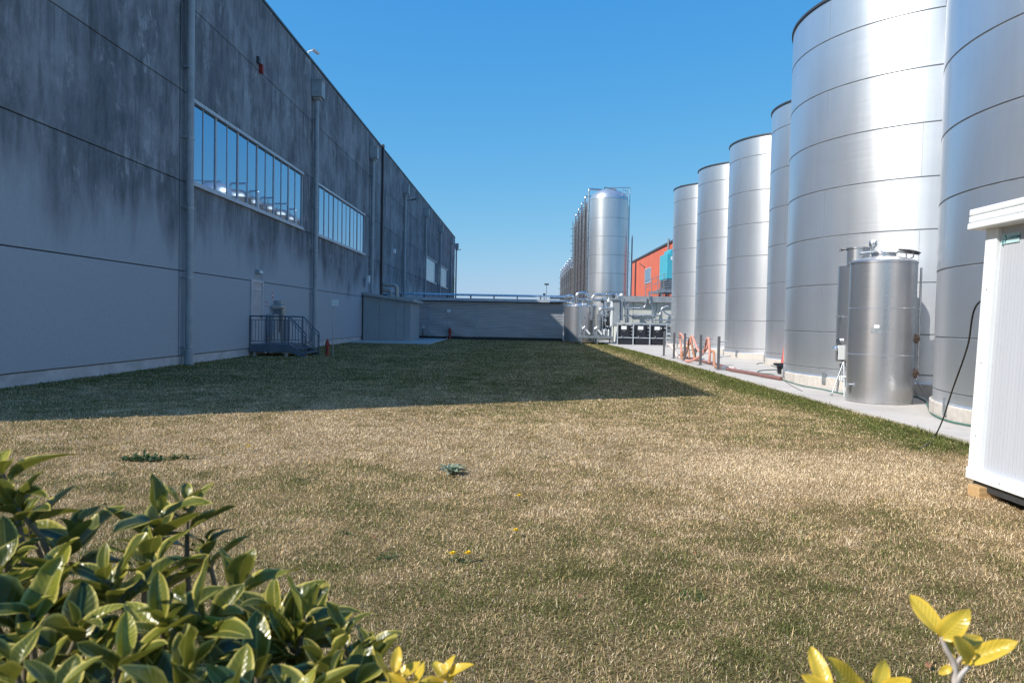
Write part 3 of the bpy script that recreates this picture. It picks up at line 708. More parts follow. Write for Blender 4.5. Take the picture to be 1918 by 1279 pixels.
mb = MB(); mb.box(cx1 - .0, cx1 + .07, cy - .1, cy - .03, 0, 2.7); mb.build('corner_post', M['corrtrim'], t)
t = thing('pipe_rack', 'long pipes carried on short posts over the corrugated roof', 'pipes', (-3, 57.2, 3.12))
for y, r in ((0, .085), (.3, .06)):
    MB().tube([(-7.4, y, .30), (6.6, y, .30)], r, 12).build('pipe', M['pipe'], t)
for k in range(8): MB().box(-6.4 + k * 1.8, -6.32 + k * 1.8, -.1, .4, 0, .22).build('support', M['darkst'], t)

# ------------------------------------------------------------------ far silos
def dome(r, h, n=8): return [(r * math.cos(a), h * math.sin(a)) for a in [math.pi / 2 * k / n for k in range(n + 1)]]
SX, SR = 8.0, 1.8
t = thing('tall_silver_tank', 'tall shiny silver domed tank at the front of its row', 'tank', (SX, 70, 0))
prof = [(SR, .9)]; mb = MB()
zs = [.9, 2.6, 4.3, 6.0, 7.7, 9.4, 11.1, 12.9]
for a, b in zip(zs[:-1], zs[1:]): mb.lathe([(SR, a + .02), (SR, b - .02)], n=64)
mb.lathe([(x, z + 12.9) for x, z in dome(SR, 1.05, 10)], n=64, sharp=False); mb.build('shell', M['steelfar'], t)
mb = MB()
for z in zs[1:-1]: mb.lathe([(SR - .012, z - .03), (SR - .012, z + .03)], n=64)
mb.lathe([(SR * .95, 0), (SR * .95, .95)], n=40); mb.build('seam_band', M['seam'], t)
mb = MB()
for k in range(8):
    a = -.9 + k * .3; mb.tube([(SR * .97 * math.cos(a), SR * .97 * math.sin(a), 13.0), (SR * .97 * math.cos(a), SR * .97 * math.sin(a), 13.7)], .02, 6)
pa = [-.9 + k * .15 for k in range(15)]; mb.tube([(SR * .97 * math.cos(a), SR * .97 * math.sin(a), 13.7) for a in pa], .025, 6)
mb.build('guard_rail', M['galv'], t)
mb = MB(); mb.tube(bend([(-.2, -.3, 13.9), (.0, -.3, 14.05), (SR + .12, -.3, 14.1), (SR + .12, -.3, .2)], .1), .045, 8); mb.tube([(SR + .12, .2, 12.5), (SR + .12, .2, .2)], .04, 8); mb.build('riser_pipe', M['pipe'], t)
mb = MB(); mb.tube([(-.5, -.5, 13.7), (-.5, -.5, 14.05), (.5, -1.2, 13.75)], .04, 8); mb.build('hatch_arm', M['darkst'], t)

def dark_tank(y, h, r, label, grp, low=False):
    t = thing('clad_tank', label, 'tank', (SX, y, 0), 0, grp)
    mb = MB(); mb.lathe([(r, .4), (r, h)], n=36); mb.build('shell', M['clad'], t)
    mb = MB(); mb.lathe([(a, b + h) for a, b in dome(r, .9, 6)], n=36, sharp=False); mb.build('dome', M['dome'], t)
    mb = MB()
    for s in ((-.55,) if not low else (-.8, -.2)):
        x = -r * math.cos(s) - .1; yy = r * math.sin(s) - .1
        mb.tube(bend([(x, yy, .4), (x, yy, h + 1.35), (x + 1.4, yy + .4, h + 1.35), (x + 1.4, yy + .4, h + .7)], .25), .10 if not low else .07, 10)
    mb.build('riser_pipe', M['pipe'], t)
    mb = MB(); x = -r - .12
    for s in (-1, 1): mb.tube([(x, s * .2, .5), (x, s * .2, h + .6)], .025, 5)
    for k in range(int(h / .9)): mb.lathe([(.22, 0), (.22, .03)], (x - .1, 0, 1.2 + k * .9), 10)
    mb.build('ladder', M['clad'], t)
    return t
ordn = ['first', 'second', 'third', 'fourth', 'fifth', 'sixth']
base = None
for k in range(5):
    lb = '%s dark clad tank in the tall row behind the silver one' % ordn[k]
    if base is None: base = dark_tank(74.6, 13.25, 1.75, lb, 'tall dark clad tanks in a row')
    else: copy_tree(base, (SX, 74.6 + 4.35 * k, 0), lb)
base = None
for k in range(6):
    lb = '%s tank of the lower dark row beyond the tall one' % ordn[k]
    if base is None: base = dark_tank(97.5, 8.4, 1.75, lb, 'lower dark tanks at the far end', True)
    else: copy_tree(base, (SX, 97.5 + 4.35 * k, 0), lb)

# ------------------------------------------------------------------ orange building
ox, oy0, oy1, oh = 18.0, 84.0, 122.0, 11.2
t = thing('orange_building', 'orange red clad factory hall rising behind the cooling unit', 'building', (ox, 100, 0))
mb = MB(); nR = 76
for k in range(nR):
    y0 = oy0 - 100 + k * (oy1 - oy0) / nR; w_ = (oy1 - oy0) / nR; mb.box(0 if k % 2 else .035, .3, y0, y0 + w_, .05, oh)
mb.box(.3, 30, oy0 - 100, oy1 - 100, 0, oh - .3); mb.build('wall', M['orange'], t)
MB().box(-.12, 30.2, oy0 - 100.2, oy1 - 99.8, oh + .002, oh + .28).build('roof', M['brownpipe'], t)
wf = MB().box(-.06, -.003, 4.0, 9.0, 7.1, 7.25); wf.box(-.06, -.003, 4.0, 9.0, 9.15, 9.3); wf.box(-.06, -.003, 4.0, 4.15, 7.25, 9.15); wf.box(-.06, -.003, 8.85, 9.0, 7.25, 9.15)
for k in range(1, 5): wf.box(-.05, -.003, 4.0 + k - .04, 4.0 + k + .04, 7.25, 9.15)
wo = wf.build('window', M['corrtrim'], t); MB().add([(-.02, 4.1, 7.2), (-.02, 8.9, 7.2), (-.02, 8.9, 9.2), (-.02, 4.1, 9.2)], [(3, 2, 1, 0)]).build('glazing', M['glass'], wo)
MB().box(-.15, -.003, 17.5, 18.0, 0, oh).build('downpipe', M['brownpipe'], t)
MB().tube([(-.2, -9.0, 0), (-.2, -9.0, oh + .6)], .14, 10).build('vent_stack', M['galv'], t)
MB().tube([(0, 9.4, 9.6), (-.7, 9.9, 10.2)], .06, 6).build('wall_light', M['brownpipe'], t)
t = thing('caged_ladder', 'caged access ladder between the silver tank and the orange hall', 'ladder', (10.9, 78, 0))
mb = MB()
for s in (-.22, .22): mb.tube([(s, 0, 0), (s, 0, 9.4)], .03, 6)
for k in range(30): mb.tube([(-.22, 0, .3 + k * .3), (.22, 0, .3 + k * .3)], .015, 5)
mb.build('rungs', M['galv'], t)
mb = MB()
for k in range(8): mb.tube([(.35 * math.cos(a), -.02 - .6 * math.sin(a), 2.5 + k * .9) for a in [math.pi * j / 10 for j in range(11)]], .02, 5)
for a in (.5, 1.57, 2.6): mb.tube([(.35 * math.cos(a), -.02 - .6 * math.sin(a), 2.5), (.35 * math.cos(a), -.02 - .6 * math.sin(a), 8.8)], .015, 5)
mb.build('cage', M['galv'], t)
MB().tube([(.55, 0, 0), (.55, 0, 10.6)], .07, 6).build('post', M['galv'], t)

# ------------------------------------------------------------------ service building with its wall pipes
t = thing('service_building', 'low pale grey panel building with pipes fixed along its front', 'building', (10.2, 55.6, 0))
gy = -2.4
mb = MB(); xs_ = [-3.15, -2.2, -.55, .95, 2.45, 4.6]
for a, b in zip(xs_[:-1], xs_[1:]): mb.box(a + .015, b - .015, gy, gy + .1, .05, 3.0)
for k in range(3): mb.box(-3.15, -3.05, gy + .11 + k * 1.5, gy + 1.6 + k * 1.5, .05, 3.0)
mb.build('wall', M['panel'], t, bevel=.008)
MB().box(-3.04, 4.6, gy + .11, 2.2, .0, 2.99).build('building_core', M['joint'], t)
mb = MB(); mb.box(-3.3, 4.8, gy - .25, 2.4, 3.01, 3.12); mb.box(-3.3, 4.8, gy - .3, gy - .252, 3.0, 3.42); mb.box(-3.3, 4.8, gy - .25, 2.4, 3.12, 3.38); mb.build('roof', M['paneltrim'], t)
pp = []
Yp = 52.85
def PW(px, py, Y=Yp): v = deep(px, py, Y); return (v.x - 10.2, v.y - 55.6, v.z)
for run, r in (([(1168, 577), (1208, 577), (1211, 558)], .07), ([(1168, 591), (1236, 591), (1240, 576), (1252, 573)], .07), ([(1210, 599.5), (1262, 599.5)], .06)):
    MB().tube(bend([PW(*q) for q in run], .25), r, 10).build('pipe', M['pipe'], t)
MB().tube(bend([PW(1216, 545), PW(1217, 560), PW(1222, 575), PW(1223, 640)], .2), .06, 10).build('pipe', M['pipe'], t)
MB().tube(bend([PW(1240, 578), PW(1247, 588), PW(1262, 592)], .2), .05, 10).build('pipe', M['pipe'], t)
mb = MB(); v = PW(1218, 566); mb.lathe([(0, -.12), (.12, -.1), (.12, .1), (0, .12)], v, 12); mb.build('valve', M['galv'], t)

t = thing('cooling_unit', 'turquoise cooling unit on a steel platform above the pale building', 'cooling unit', (11.9, 56.0, 3.38))
gx = -.3
mb = MB(); mb.box(-1.0 + gx, 1.6, -1.3, 1.5, 1.40, 3.3); mb.build('cabinet', M['cyan'], t, bevel=.05)
mb = MB(); mb.box(-.75 + gx, 1.4, -1.0, 1.2, 3.3, 3.62); mb.build('top_cowl', M['cyan'], t, bevel=.08)
mb = MB()
for k in range(5): mb.box(-.98 + gx, 1.58, -1.28, 1.48, .62 + k * .16, .70 + k * .16)
mb.build('grille', M['galv'], t)
MB().box(-.9 + gx, 1.5, -1.2, 1.4, .6, 1.4).build('fan_housing', M['darkst'], t)
MB().box(.12, .34, -1.315, -1.301, 2.2, 2.42).build('badge', M['darkst'], t)
MB().box(-.7 + gx, -.5 + gx, -1.315, -1.301, 2.8, 3.05).build('label_plate', M['white'], t)
mb = MB(); mb.box(-1.5 + gx, 1.8, -1.6, 1.8, .40, .58); mb.box(-1.4 + gx, -1.3 + gx, -1.5, -1.4, .0, .4); mb.box(1.3, 1.4, -1.5, -1.4, .0, .4); mb.box(0, .1, -1.5, -1.4, .0, .4); mb.build('platform', M['galv'], t)
t = thing('roof_railing', 'galvanised walkway railing left of the turquoise cooling unit', 'railing', (9.85, 56, 3.38))
mb = MB()
for k in range(5): mb.tube([(-.75 + k * .45, -1.2, 0.1), (-.75 + k * .45, -1.2, 1.25 + k * .18)], .025, 6)
for z in (.2, .75, 1.2): mb.tube([(-.75, -1.2, z), (1.05, -1.2, z + .72)], .022, 6)
mb.build('rails', M['galv'], t)
mb = MB(); mb.box(-.8, 1.0, -1.3, -.3, .0, .09); mb.build('tread', M['galv'], t)

# ------------------------------------------------------------------ process tank and pipework
t = thing('process_tank', 'squat stainless process tank at the end of the corrugated wall', 'tank', (4.25, 53.0, 0))
MB().lathe([(1.2, .12), (1.2, 2.62), (1.17, 2.66)], n=56).build('shell', M['steel2'], t)
MB().lathe([(1.17, 2.66), (.5, 2.86), (0, 2.9)], n=40, sharp=False).build('lid', M['steel2'], t)
for x, y, h in ((-.7, -.3, .25), (-.35, -.6, .2), (.1, -.5, .3), (.55, -.4, .2)): MB().lathe([(.09, 2.6), (.09, 2.8 + h), (.05, 2.85 + h), (0, 2.85 + h)], (x, y, 0), 12).build('nozzle', M['pipe'], t)
mb = MB()
for a in (-2.2, -1.2, .3, 1.9): mb.box(1.0 * math.cos(a) - .06, 1.0 * math.cos(a) + .06, 1.0 * math.sin(a) - .06, 1.0 * math.sin(a) + .06, 0.02, .14)
mb.build('leg', M['galv'], t)
t = thing('pipework', 'tangle of stainless process pipes arching over the squat tank', 'pipework', (5.5, 52.4, 0))
def PQ(px, py, Y): v = deep(px, py, Y); return (v.x - 5.5, v.y - 52.4, v.z)
runs = [([(1030, 557), (1058, 557), (1073, 552), (1074, 572)], .12, 53.0), ([(1030, 565), (1070, 565), (1073, 576)], .08, 52.6),
        ([(1079, 574), (1080, 549), (1100, 549), (1102, 576)], .12, 52.4), ([(1083, 561), (1098, 560)], .08, 52.2),
        ([(1108, 600), (1108, 562), (1113, 552), (1146, 552), (1158, 552), (1159, 606)], .10, 51.9),
        ([(1112, 562), (1150, 562)], .08, 51.8), ([(1164, 553), (1164, 600)], .12, 52.0), ([(1123, 632), (1123, 582), (1126, 577), (1147, 577)], .08, 51.2),
        ([(1128, 632), (1128, 590)], .06, 51.2), ([(1138, 545), (1138, 632)], .06, 51.6), ([(1133, 585), (1133, 612), (1146, 612)], .05, 51.4),
        ([(1143, 568), (1143, 604)], .09, 51.5), ([(1118, 590), (1148, 590)], .05, 51.7), ([(1131, 560), (1131, 600)], .05, 52.2), ([(1120, 603), (1146, 603)], .05, 51.8),
        ([(1176, 568), (1176, 604)], .10, 52.6), ([(1170, 560), (1172, 606)], .05, 52.3)]
for q, r, Y in runs: MB().tube(bend([PQ(a, b, Y) for a, b in q], .3), r, 10).build('pipe', M['pipe'], t)
for px, py in ((1133, 600), (1141, 585), (1128, 598), (1140, 563), (1149, 556), (1128, 565), (1134, 618), (1127, 612)):
    v = PQ(px, py, 51.4); mb = MB(); mb.lathe([(0, -.1), (.11, -.08), (.11, .08), (0, .1)], v, 10); mb.tube([(v[0], v[1], v[2] + .08), (v[0] + .02, v[1], v[2] + .24)], .03, 6); mb.build('valve', random.choice([M['darkst'], M['galv'], M['white']]), t)
v = PQ(1164, 553, 52.0); mb = MB(); mb.lathe([(0, -.13), (.1, -.1), (.14, 0), (.1, .1), (0, .14)], v, 14, False); mb.build('float_valve', M['white'], t)
t = thing('pump_skid', 'low steel skid frame carrying pumps beside the squat tank', 'pump skid', (5.6, 51.2, 0))
mb = MB(); mb.box(-1.6, .75, -.35, -.25, .42, .56); mb.box(-1.6, .75, .9, 1.0, .42, .56); mb.box(-1.6, .75, -.25, .9, .46, .5)
for x in (-1.5, -.4, .6): mb.box(x, x + .08, -.34, -.26, 0.02, .42); mb.box(x, x + .08, .91, .99, .02, .42)
mb.build('frame', M['galv'], t)
for k in range(4): MB().tube([(-1.35 + k * .12 + (k > 1) * .9, .2, 1.0 + .0 * k), (-1.35 + k * .12 + (k > 1) * .9, .2, .58)], .05, 8).build('stand', M['galv'], t)
for x in (-1.25, -.42):
    MB().tube([(x, -.1, .62), (x, -.1, 1.02)], .13, 14).build('motor', M['galv'], t)
    MB().tube([(x + .12, -.2, .98), (x + .38, -.2, .68)], .07, 12).build('pump_head', M['white'], t)
    MB().tube(bend([(x - .16, -.2, .58), (x - .16, -.2, 1.05), (x + .05, -.2, 1.2), (x + .05, -.2, 2.0)], .12), .05, 10).build('pump_pipe', M['pipe'], t)
MB().box(-.1, .55, .25, .85, .57, 1.9).build('filter_housing', M['darkst'], t, bevel=.03)
for k in range(4): MB().lathe([(.06, 0), (.06, .42), (.02, .46)], (-.02 + k * .15, -.05, .58), 10).build('cartridge', M['white'] if k % 2 else M['galv'], t)
t = thing('control_cabinet', 'tall narrow pale control cabinet left of the black containers', 'cabinet', (6.45, 51.4, 0))
MB().box(-.12, .32, -.2, .3, 1.25, 3.05).build('housing', M['paneltrim'], t, bevel=.015)
MB().box(-.30, -.14, -.2, .1, 1.25, 3.05).build('door', M['white'], t, bevel=.02)
mb = MB(); mb.box(-.1, -.04, -.1, -.04, 0, 1.25); mb.box(.24, .3, -.1, -.04, 0, 1.25); mb.build('leg', M['galv'], t)
MB().box(-.35, .4, -.3, .4, 3.06, 3.16).build('roof', M['galv'], t)

# ------------------------------------------------------------------ black containers on spill trays
ibcx = [6.98, 8.10, 9.22]
side = ['leftmost black container, beside the control cabinet', 'middle black container, between two others on trays', 'rightmost black container, with an arrow mark beside its label']
b0 = None; s0 = None
for k, x in enumerate(ibcx):
    if b0 is None:
        b0 = thing('chemical_container', side[k], 'container', (x, 50.4, .5), 0, 'black chemical containers with white labels')
        MB().box(-.38, .36, -.42, .42, .01, .86).build('tank_body', M['black'], b0, bevel=.05)
        MB().lathe([(.1, .86), (.1, .9), (0, .91)], n=14).build('lid', M['darkst'], b0)
        MB().box(-.24, .12, -.432, -.423, .56, .8).build('label_plate', M['white'], b0)
        mb = MB()
        for j in range(3): mb.box(-.14 + j * .06, -.10 + j * .06, -.432, -.424, .42, .47)
        mb.build('marking', M['galv'], b0)
        MB().tube([(-.2, -.42, .1), (-.2, -.56, .1)], .045, 8).build('valve', M['galv'], b0)
        MB().box(.42, .60, -.1, .42, .01, .84).build('side_box', M['black'], b0, bevel=.02)
        for j in range(3): MB().box(.44, .58, -.112, -.102, .16 + j * .24, .26 + j * .24).build('side_label', M['panel'], b0)
        o = b0
    else: o = copy_tree(b0, (x, 50.4, .5), side[k])
    if k == 2:
        mb = MB(); mb.add([(.15, -.433, .6), (.27, -.433, .68), (.15, -.433, .76), (.19, -.433, .68)], [(0, 1, 3), (3, 1, 2)]); mb.build('arrow_mark', M['white'], o)
    lb = 'black spill tray under the %s container' % ('leftmost', 'middle', 'rightmost')[k]
    if s0 is None:
        s0 = thing('spill_tray', lb, 'tray', (x, 50.4, .045), 0, 'black spill trays in a row')
        mb = MB(); mb.box(-.42, .62, -.43, .5, 0, .38); mb.build('basin', M['black'], s0, bevel=.03)
        mb = MB(); mb.box(-.44, .64, -.43, .52, .39, .44); mb.build('grating', M['darkst'], s0)
    else: copy_tree(s0, (x, 50.4, .045), lb)
t = thing('container_rack', 'pale steel rack framing the three black containers', 'rack', (8.3, 50.4, .045))
mb = MB(); mb.box(-1.85, 2.1, -.49, -.44, .44, .50); mb.box(-1.85, 2.1, -.49, -.44, 1.40, 1.46)
for x in (-1.85, -.79, .33, 1.45, 2.04): mb.box(x, x + .07, -.495, -.436, 0.0, 1.5)
mb.box(-1.85, 2.1, .58, .64, 1.38, 1.46)
for x in (-1.85, 2.04): mb.box(x, x + .06, -.435, .578, 1.4, 1.45)
mb.build('frame', M['corrtrim'], t)
t = thing('crate_stack', 'stack of pale slatted crates right of the black containers', 'crates', (10.1, 50.6, .045))
for k in range(5): MB().box(-.3, .5, -.4, .4, .02 + k * .27, .17 + k * .27).build('crate', M['paneltrim'] if k % 2 else M['darkst'], t, bevel=.01)

# ------------------------------------------------------------------ big storage tanks
def storage_tank(name, cx, cy, r, h, seams, base_h, label, grp, z0=.045, n=128):
    t = thing(name, label, 'storage tank', (cx, cy, z0), 0, grp)
    MB().lathe([(r + .05, 0), (r + .05, base_h - .02), (r + .03, base_h), (0, base_h)], n=n).build('plinth', M['ring'], t)
    mb = MB(); sm = MB(); zl = [base_h + .01] + seams + [h]
    for z, z1 in zip(zl[:-1], zl[1:]):
        mb.lathe([(r + .004, z + .02), (r, z1 - .012)], n=n)
        if z1 < h: sm.lathe([(r, z1 - .012), (r - .012, z1 - .01), (r - .012, z1 + .014), (r + .006, z1 + .02)], n=n)
    mb.lathe([(r + .004, base_h + .03), (r + .02, base_h + .01), (r + .02, base_h - .0)], n=n)
    for q, (z, z1) in enumerate(zip(zl[1:-1], zl[2:])):
        for a in range(5):
            th = (a + .5 * (q % 2)) * 2 * math.pi / 5 + .35; w2 = .004 / r; rr = r + .004
            sm.add([(rr * math.cos(th - w2), rr * math.sin(th - w2), z + .02), (rr * math.cos(th + w2), rr * math.sin(th + w2), z + .02), (rr * math.cos(th + w2), rr * math.sin(th + w2), z1 - .02), (rr * math.cos(th - w2), rr * math.sin(th - w2), z1 - .02)], [(0, 1, 2, 3)])
    mb.build('shell', M['steel'], t); sm.build('seam_band', M['seam'], t)
    MB().lathe([(r - .02, h - .01), (r + .04, h - .01), (r + .04, h + .05), (r - .04, h + .05)], n=n).build('rim', M['rim'], t)
    MB().lathe([(r - .02, h + .05), (r * .5, h + r * .07), (0, h + r * .11)], n=64, sharp=False).build('roof', M['clad'], t)
    mb = MB(); a = math.pi * .86; x, y = (r - .4) * math.cos(a), (r - .4) * math.sin(a); mb.tube([(x, y, h), (x, y, h + .38)], .05, 8); mb.box(x - .1, x + .12, y - .1, y + .1, h + .3, h + .42); mb.build('roof_vent', M['galv'], t)
    for a in (3.55, 4.1, 3.0):
        mb = MB()
        c, s_ = math.cos(a), math.sin(a); mt = Matrix.Translation(((r + .065) * c, (r + .065) * s_, base_h - .03)) @ Matrix.Rotation(a, 4, 'Z'); mb.obox(mt, .03, .10, .30); mb.build('anchor_plate', M['galv'], t)
    return t
big = [(10.92, 11.95, 'huge stainless tank cut off by the right edge, behind the white cabin'), (11.1, 20.1, 'huge stainless tank with the brightest sun glare, behind the small tanks')]
tb = storage_tank('large_storage_tank', big[0][0], big[0][1], 3.75, 9.7, [.46, 1.38, 2.56, 3.76, 4.95, 6.17, 7.42, 8.69], .26, big[0][2], 'two huge stainless storage tanks', n=160)
copy_tree(tb, (big[1][0], big[1][1], .045), big[1][2])
sm_l = ['narrow storage tank half hidden behind the huge glaring tank', 'storage tank just left of the half hidden one, nearest the empty hose post',
        'storage tank behind the pink hoses, third from the far end' , 'farthest storage tank, beside the turquoise cooling unit']
sm_l[2] = 'storage tank second from the far end, behind the draped hoses'
ts = storage_tank('storage_tank', 12.05, 28.3, 2.6, 9.66, [.46, 1.67, 3.10, 4.51, 5.92, 7.34, 8.84], .26, sm_l[0], 'row of four slimmer stainless storage tanks', n=112)
for k in range(1, 4): copy_tree(ts, ((12.05, 12.03, 11.95, 11.82)[k], 28.3 + 5.75 * k, .045), sm_l[k])

# ------------------------------------------------------------------ two small stainless tanks
ZP = .045
t = thing('small_steel_tank', 'small upright stainless tank with an open hatch at the pavement edge', 'tank', (7.42, 15.35, ZP))
r = .63; H2 = 2.86; mb = MB(); zz = [0, .98, 1.92, H2]
for a, b in zip(zz[:-1], zz[1:]): mb.lathe([(r, a + .008), (r, b - .008)], n=96)
for z in zz[1:-1]: mb.lathe([(r, z - .008), (r + .008, z), (r, z + .008)], n=96)
mb.lathe([(r + .012, H2 - .03), (r + .012, H2 + .005), (r - .02, H2 + .03)], n=96); mb.build('shell', M['steel2'], t)
MB().lathe([(r - .02, H2 + .03), (.42, H2 + .09), (.24, H2 + .13), (0, H2 + .13)], n=64, sharp=False).build('lid', M['steel2'], t)
mb = MB(); mb.lathe([(.23, H2 + .12), (.23, H2 + .18), (.25, H2 + .19), (.25, H2 + .2), (.21, H2 + .2), (.21, H2 + .12)], (0, 0, 0), 40); mb.build('manway', M['pipe'], t)
mtx = Matrix.Translation((.5, -.05, H2 + .24)) @ Euler((R_(6), R_(10), 0)).to_matrix().to_4x4()
mb = MB(); mb.lathe([(0, .03), (.14, .03), (.2, .015), (.22, 0), (.2, -.012), (0, -.012)], n=32); mb.v = [tuple(mtx @ Vector(v)) for v in mb.v]
hat = mb.build('open_hatch', M['darkst'], t)
mb = MB(); mb.tube(bend([(.22, -.05, H2 + .14), (.22, -.05, H2 + .23), (.7, -.05, H2 + .18)], .03), .016, 8); mb.tube([(.44, -.05, H2 + .21), (.44, -.05, H2 + .10)], .014, 8); mb.lathe([(.05, 0), (.05, .03), (0, .04)], (.44, -.05, H2 + .07), 10)
mb.tube(bend([(.55, -.1, H2 + .21), (.56, -.1, H2 + .11), (.5, -.1, H2 + .10)], .03), .012, 6); mb.build('hatch_arm', M['pipe'], t)
mb = MB(); mb.tube(bend([(-.35, .25, H2 + .21), (-.1, -.08, H2 + .22), (-.05, -.1, H2 + .12)], .08), .035, 10)
mb.lathe([(.028, H2 + .2), (.028, H2 + .30), (.06, H2 + .33), (.078, H2 + .37), (.078, H2 + .39), (.065, H2 + .39), (.082, H2 + .41), (.07, H2 + .45), (.03, H2 + .47), (0, H2 + .47)], (-.2, .05, 0), 20)
mb.build('breather_valve', M['pipe'], t)
va = -.42
c, s_ = math.cos(va), math.sin(va)
mb = MB(); mb.tube([((r + .06) * c, (r + .06) * s_, .55), ((r + .06) * c, (r + .06) * s_, 2.75)], .022, 10); mb.build('level_pipe', M['pipe'], t)
for z in (.62, 1.32):
    mb = MB(); mb.lathe([(0, .09), (.035, .09), (.035, .06), (.095, .055), (.095, 0), (0, 0)], n=24)
    mt = Matrix.Translation(((r - .02) * math.cos(va - .1), (r - .02) * math.sin(va - .1), z)) @ Euler((0, R_(90), va - .1), 'XYZ').to_matrix().to_4x4()
    mt = Matrix.Translation(((r - .01) * math.cos(va - .14), (r - .01) * math.sin(va - .14), z)) @ Matrix.Rotation(va - .14, 4, 'Z') @ Matrix.Rotation(R_(90), 4, 'Y')
    mb.v = [tuple(mt @ Vector(v)) for v in mb.v]; mb.build('flange', M['orangebrown'], t)
def curved_plate(mb, r, a0, a1, z0, z1, n=6):
    vs = [(r * math.cos(a0 + (a1 - a0) * k / n), r * math.sin(a0 + (a1 - a0) * k / n), z) for z in (z0, z1) for k in range(n + 1)]
    mb.add(vs, [(k, k + 1, n + 2 + k, n + 1 + k) for k in range(n)], True)
mb = MB(); curved_plate(mb, r + .004, -2.32, -2.0, 1.42, 1.54); mb.build('nameplate', M['galv'], t)
mb = MB(); curved_plate(mb, r + .008, -2.22, -2.07, 1.52, 1.58); mb.build('label_plate', M['white'], t)
mb = MB()
for a in (-2.5, -1.85, -1.2): mb.lathe([(.012, 0), (0, .01)], (0, 0, 0), 8); mb.v[-16:] = [((r + .01) * math.cos(a) + v[0] * .8, (r + .01) * math.sin(a), .5 + v[0]) for v in mb.v[-16:]]
mb.build('stud', M['white'], t)
mb = MB(); mb.tube([(-r + .02, -.1, .35), (-r - .1, -.13, .35)], .025, 8); mb.tube([(-r - .1, -.13, .3), (-r - .1, -.13, .4)], .03, 8); mb.build('drain_valve', M['galv'], t)

t = thing('small_steel_tank', 'small stainless tank with a wide open neck, standing behind the hatch tank', 'tank', (7.74, 16.75, ZP))
r = .6; mb = MB(); zz = [.75, 1.75, H2 + .02]
for a, b in zip(zz[:-1], zz[1:]): mb.lathe([(r, a + .008), (r, b - .008)], n=80)
mb.lathe([(0, .62), (r * .7, .66), (r, .75)], n=80, sharp=False); mb.lathe([(r, H2 + .02), (.2, H2 + .12), (0, H2 + .12)], n=80, sharp=False); mb.build('shell', M['steel2'], t)
MB().lathe([(r - .006, 1.74), (r - .006, 1.76)], n=80).build('seam_band', M['seam'], t)
mb = MB(); mb.lathe([(.235, H2 + .05), (.235, H2 + .40), (.255, H2 + .40), (.255, H2 + .43), (.22, H2 + .43), (.22, H2 + .1)], (-.26, -.12, 0), 40); mb.build('neck', M['steel2'], t)
mb = MB(); mb.tube([(-.48, -.12, H2 + .38), (-.66, -.14, H2 + .38)], .012, 6); mb.lathe([(.04, 0), (.02, .05), (0, .05)], (-.66, -.14, H2 + .35), 8); mb.build('clamp', M['darkst'], t); mb = MB(); mb.tube(bend([(-.02, -.14, H2 + .36), (.04, -.14, H2 + .36), (.04, -.14, H2 + .47)], .02), .016, 6); mb.build('hook', M['darkst'], t)
mb = MB()
for a in (.8, 2.4, 3.9, 5.4): x, y = .5 * math.cos(a), .5 * math.sin(a); mb.tube([(x, y, .72), (x * 1.15, y * 1.15, 0)], .025, 8)
mb.build('leg', M['galv'], t)
mb = MB(); mb.tube([(-r + .02, -.1, 1.2), (-r - .05, -.12, 1.2)], .07, 10); mb.lathe([(.05, 0), (.09, .04), (.05, .1)], (-r - .08, -.12, 1.0), 10); mb.build('sample_valve', M['pipe'], t)
mb = MB(); mb.tube([(-r, -.1, 1.75), (-r - .12, -.12, 1.75)], .012, 6); mb.tube(bend([(-.2, -.3, .66), (-.2, -.3, .4), (-.6, -.4, .36)], .1), .05, 8); mb.lathe([(.09, 0), (.11, .1), (.07, .16), (0, .16)], (-.42, -.38, .2), 12); mb.build('outlet_pipe', M['galv'], t)
t = thing('tripod_stand', 'thin tripod stand with white papers clipped beside the small tanks', 'stand', (7.2, 16.55, ZP))
mb = MB()
for a, b in (((0, 0, .78), (-.32, -.15, .0)), ((0, 0, .78), (-.12, -.35, .0)), ((0, 0, .78), (.3, .1, .0)), ((0, 0, .3), (0, 0, 1.15))): mb.tube([a, b], .012, 6)
mb.lathe([(.03, 0), (.03, .05), (0, .05)], (-.32, -.15, 0), 8); mb.build('legs', M['galv'], t)
MB().box(-.14, .06, -.04, -.02, .80, 1.12).build('paper_sheet', M['white'], t)
MB().box(-.08, .12, -.06, .06, .32, .44).build('valve_box', M['white'], t, bevel=.02)

t = thing('folding_stand', 'thin steel A shaped stand in the shade between the tanks', 'stand', (8.35, 15.9, ZP))
mb = MB()
for y in (-.0, .35):
    mb.tube([(-.38, y, 0), (0, y + .02, .62)], .014, 6); mb.tube([(.38, y, 0), (0, y + .02, .62)], .014, 6)
mb.tube([(0, .02, .62), (0, .37, .62)], .014, 6); mb.build('frame', M['galv'], t)
MB().tube([(.0, .1, .60), (.0, .1, .42), (.06, .1, .40)], .02, 6).build('hook', M['darkst'], t)

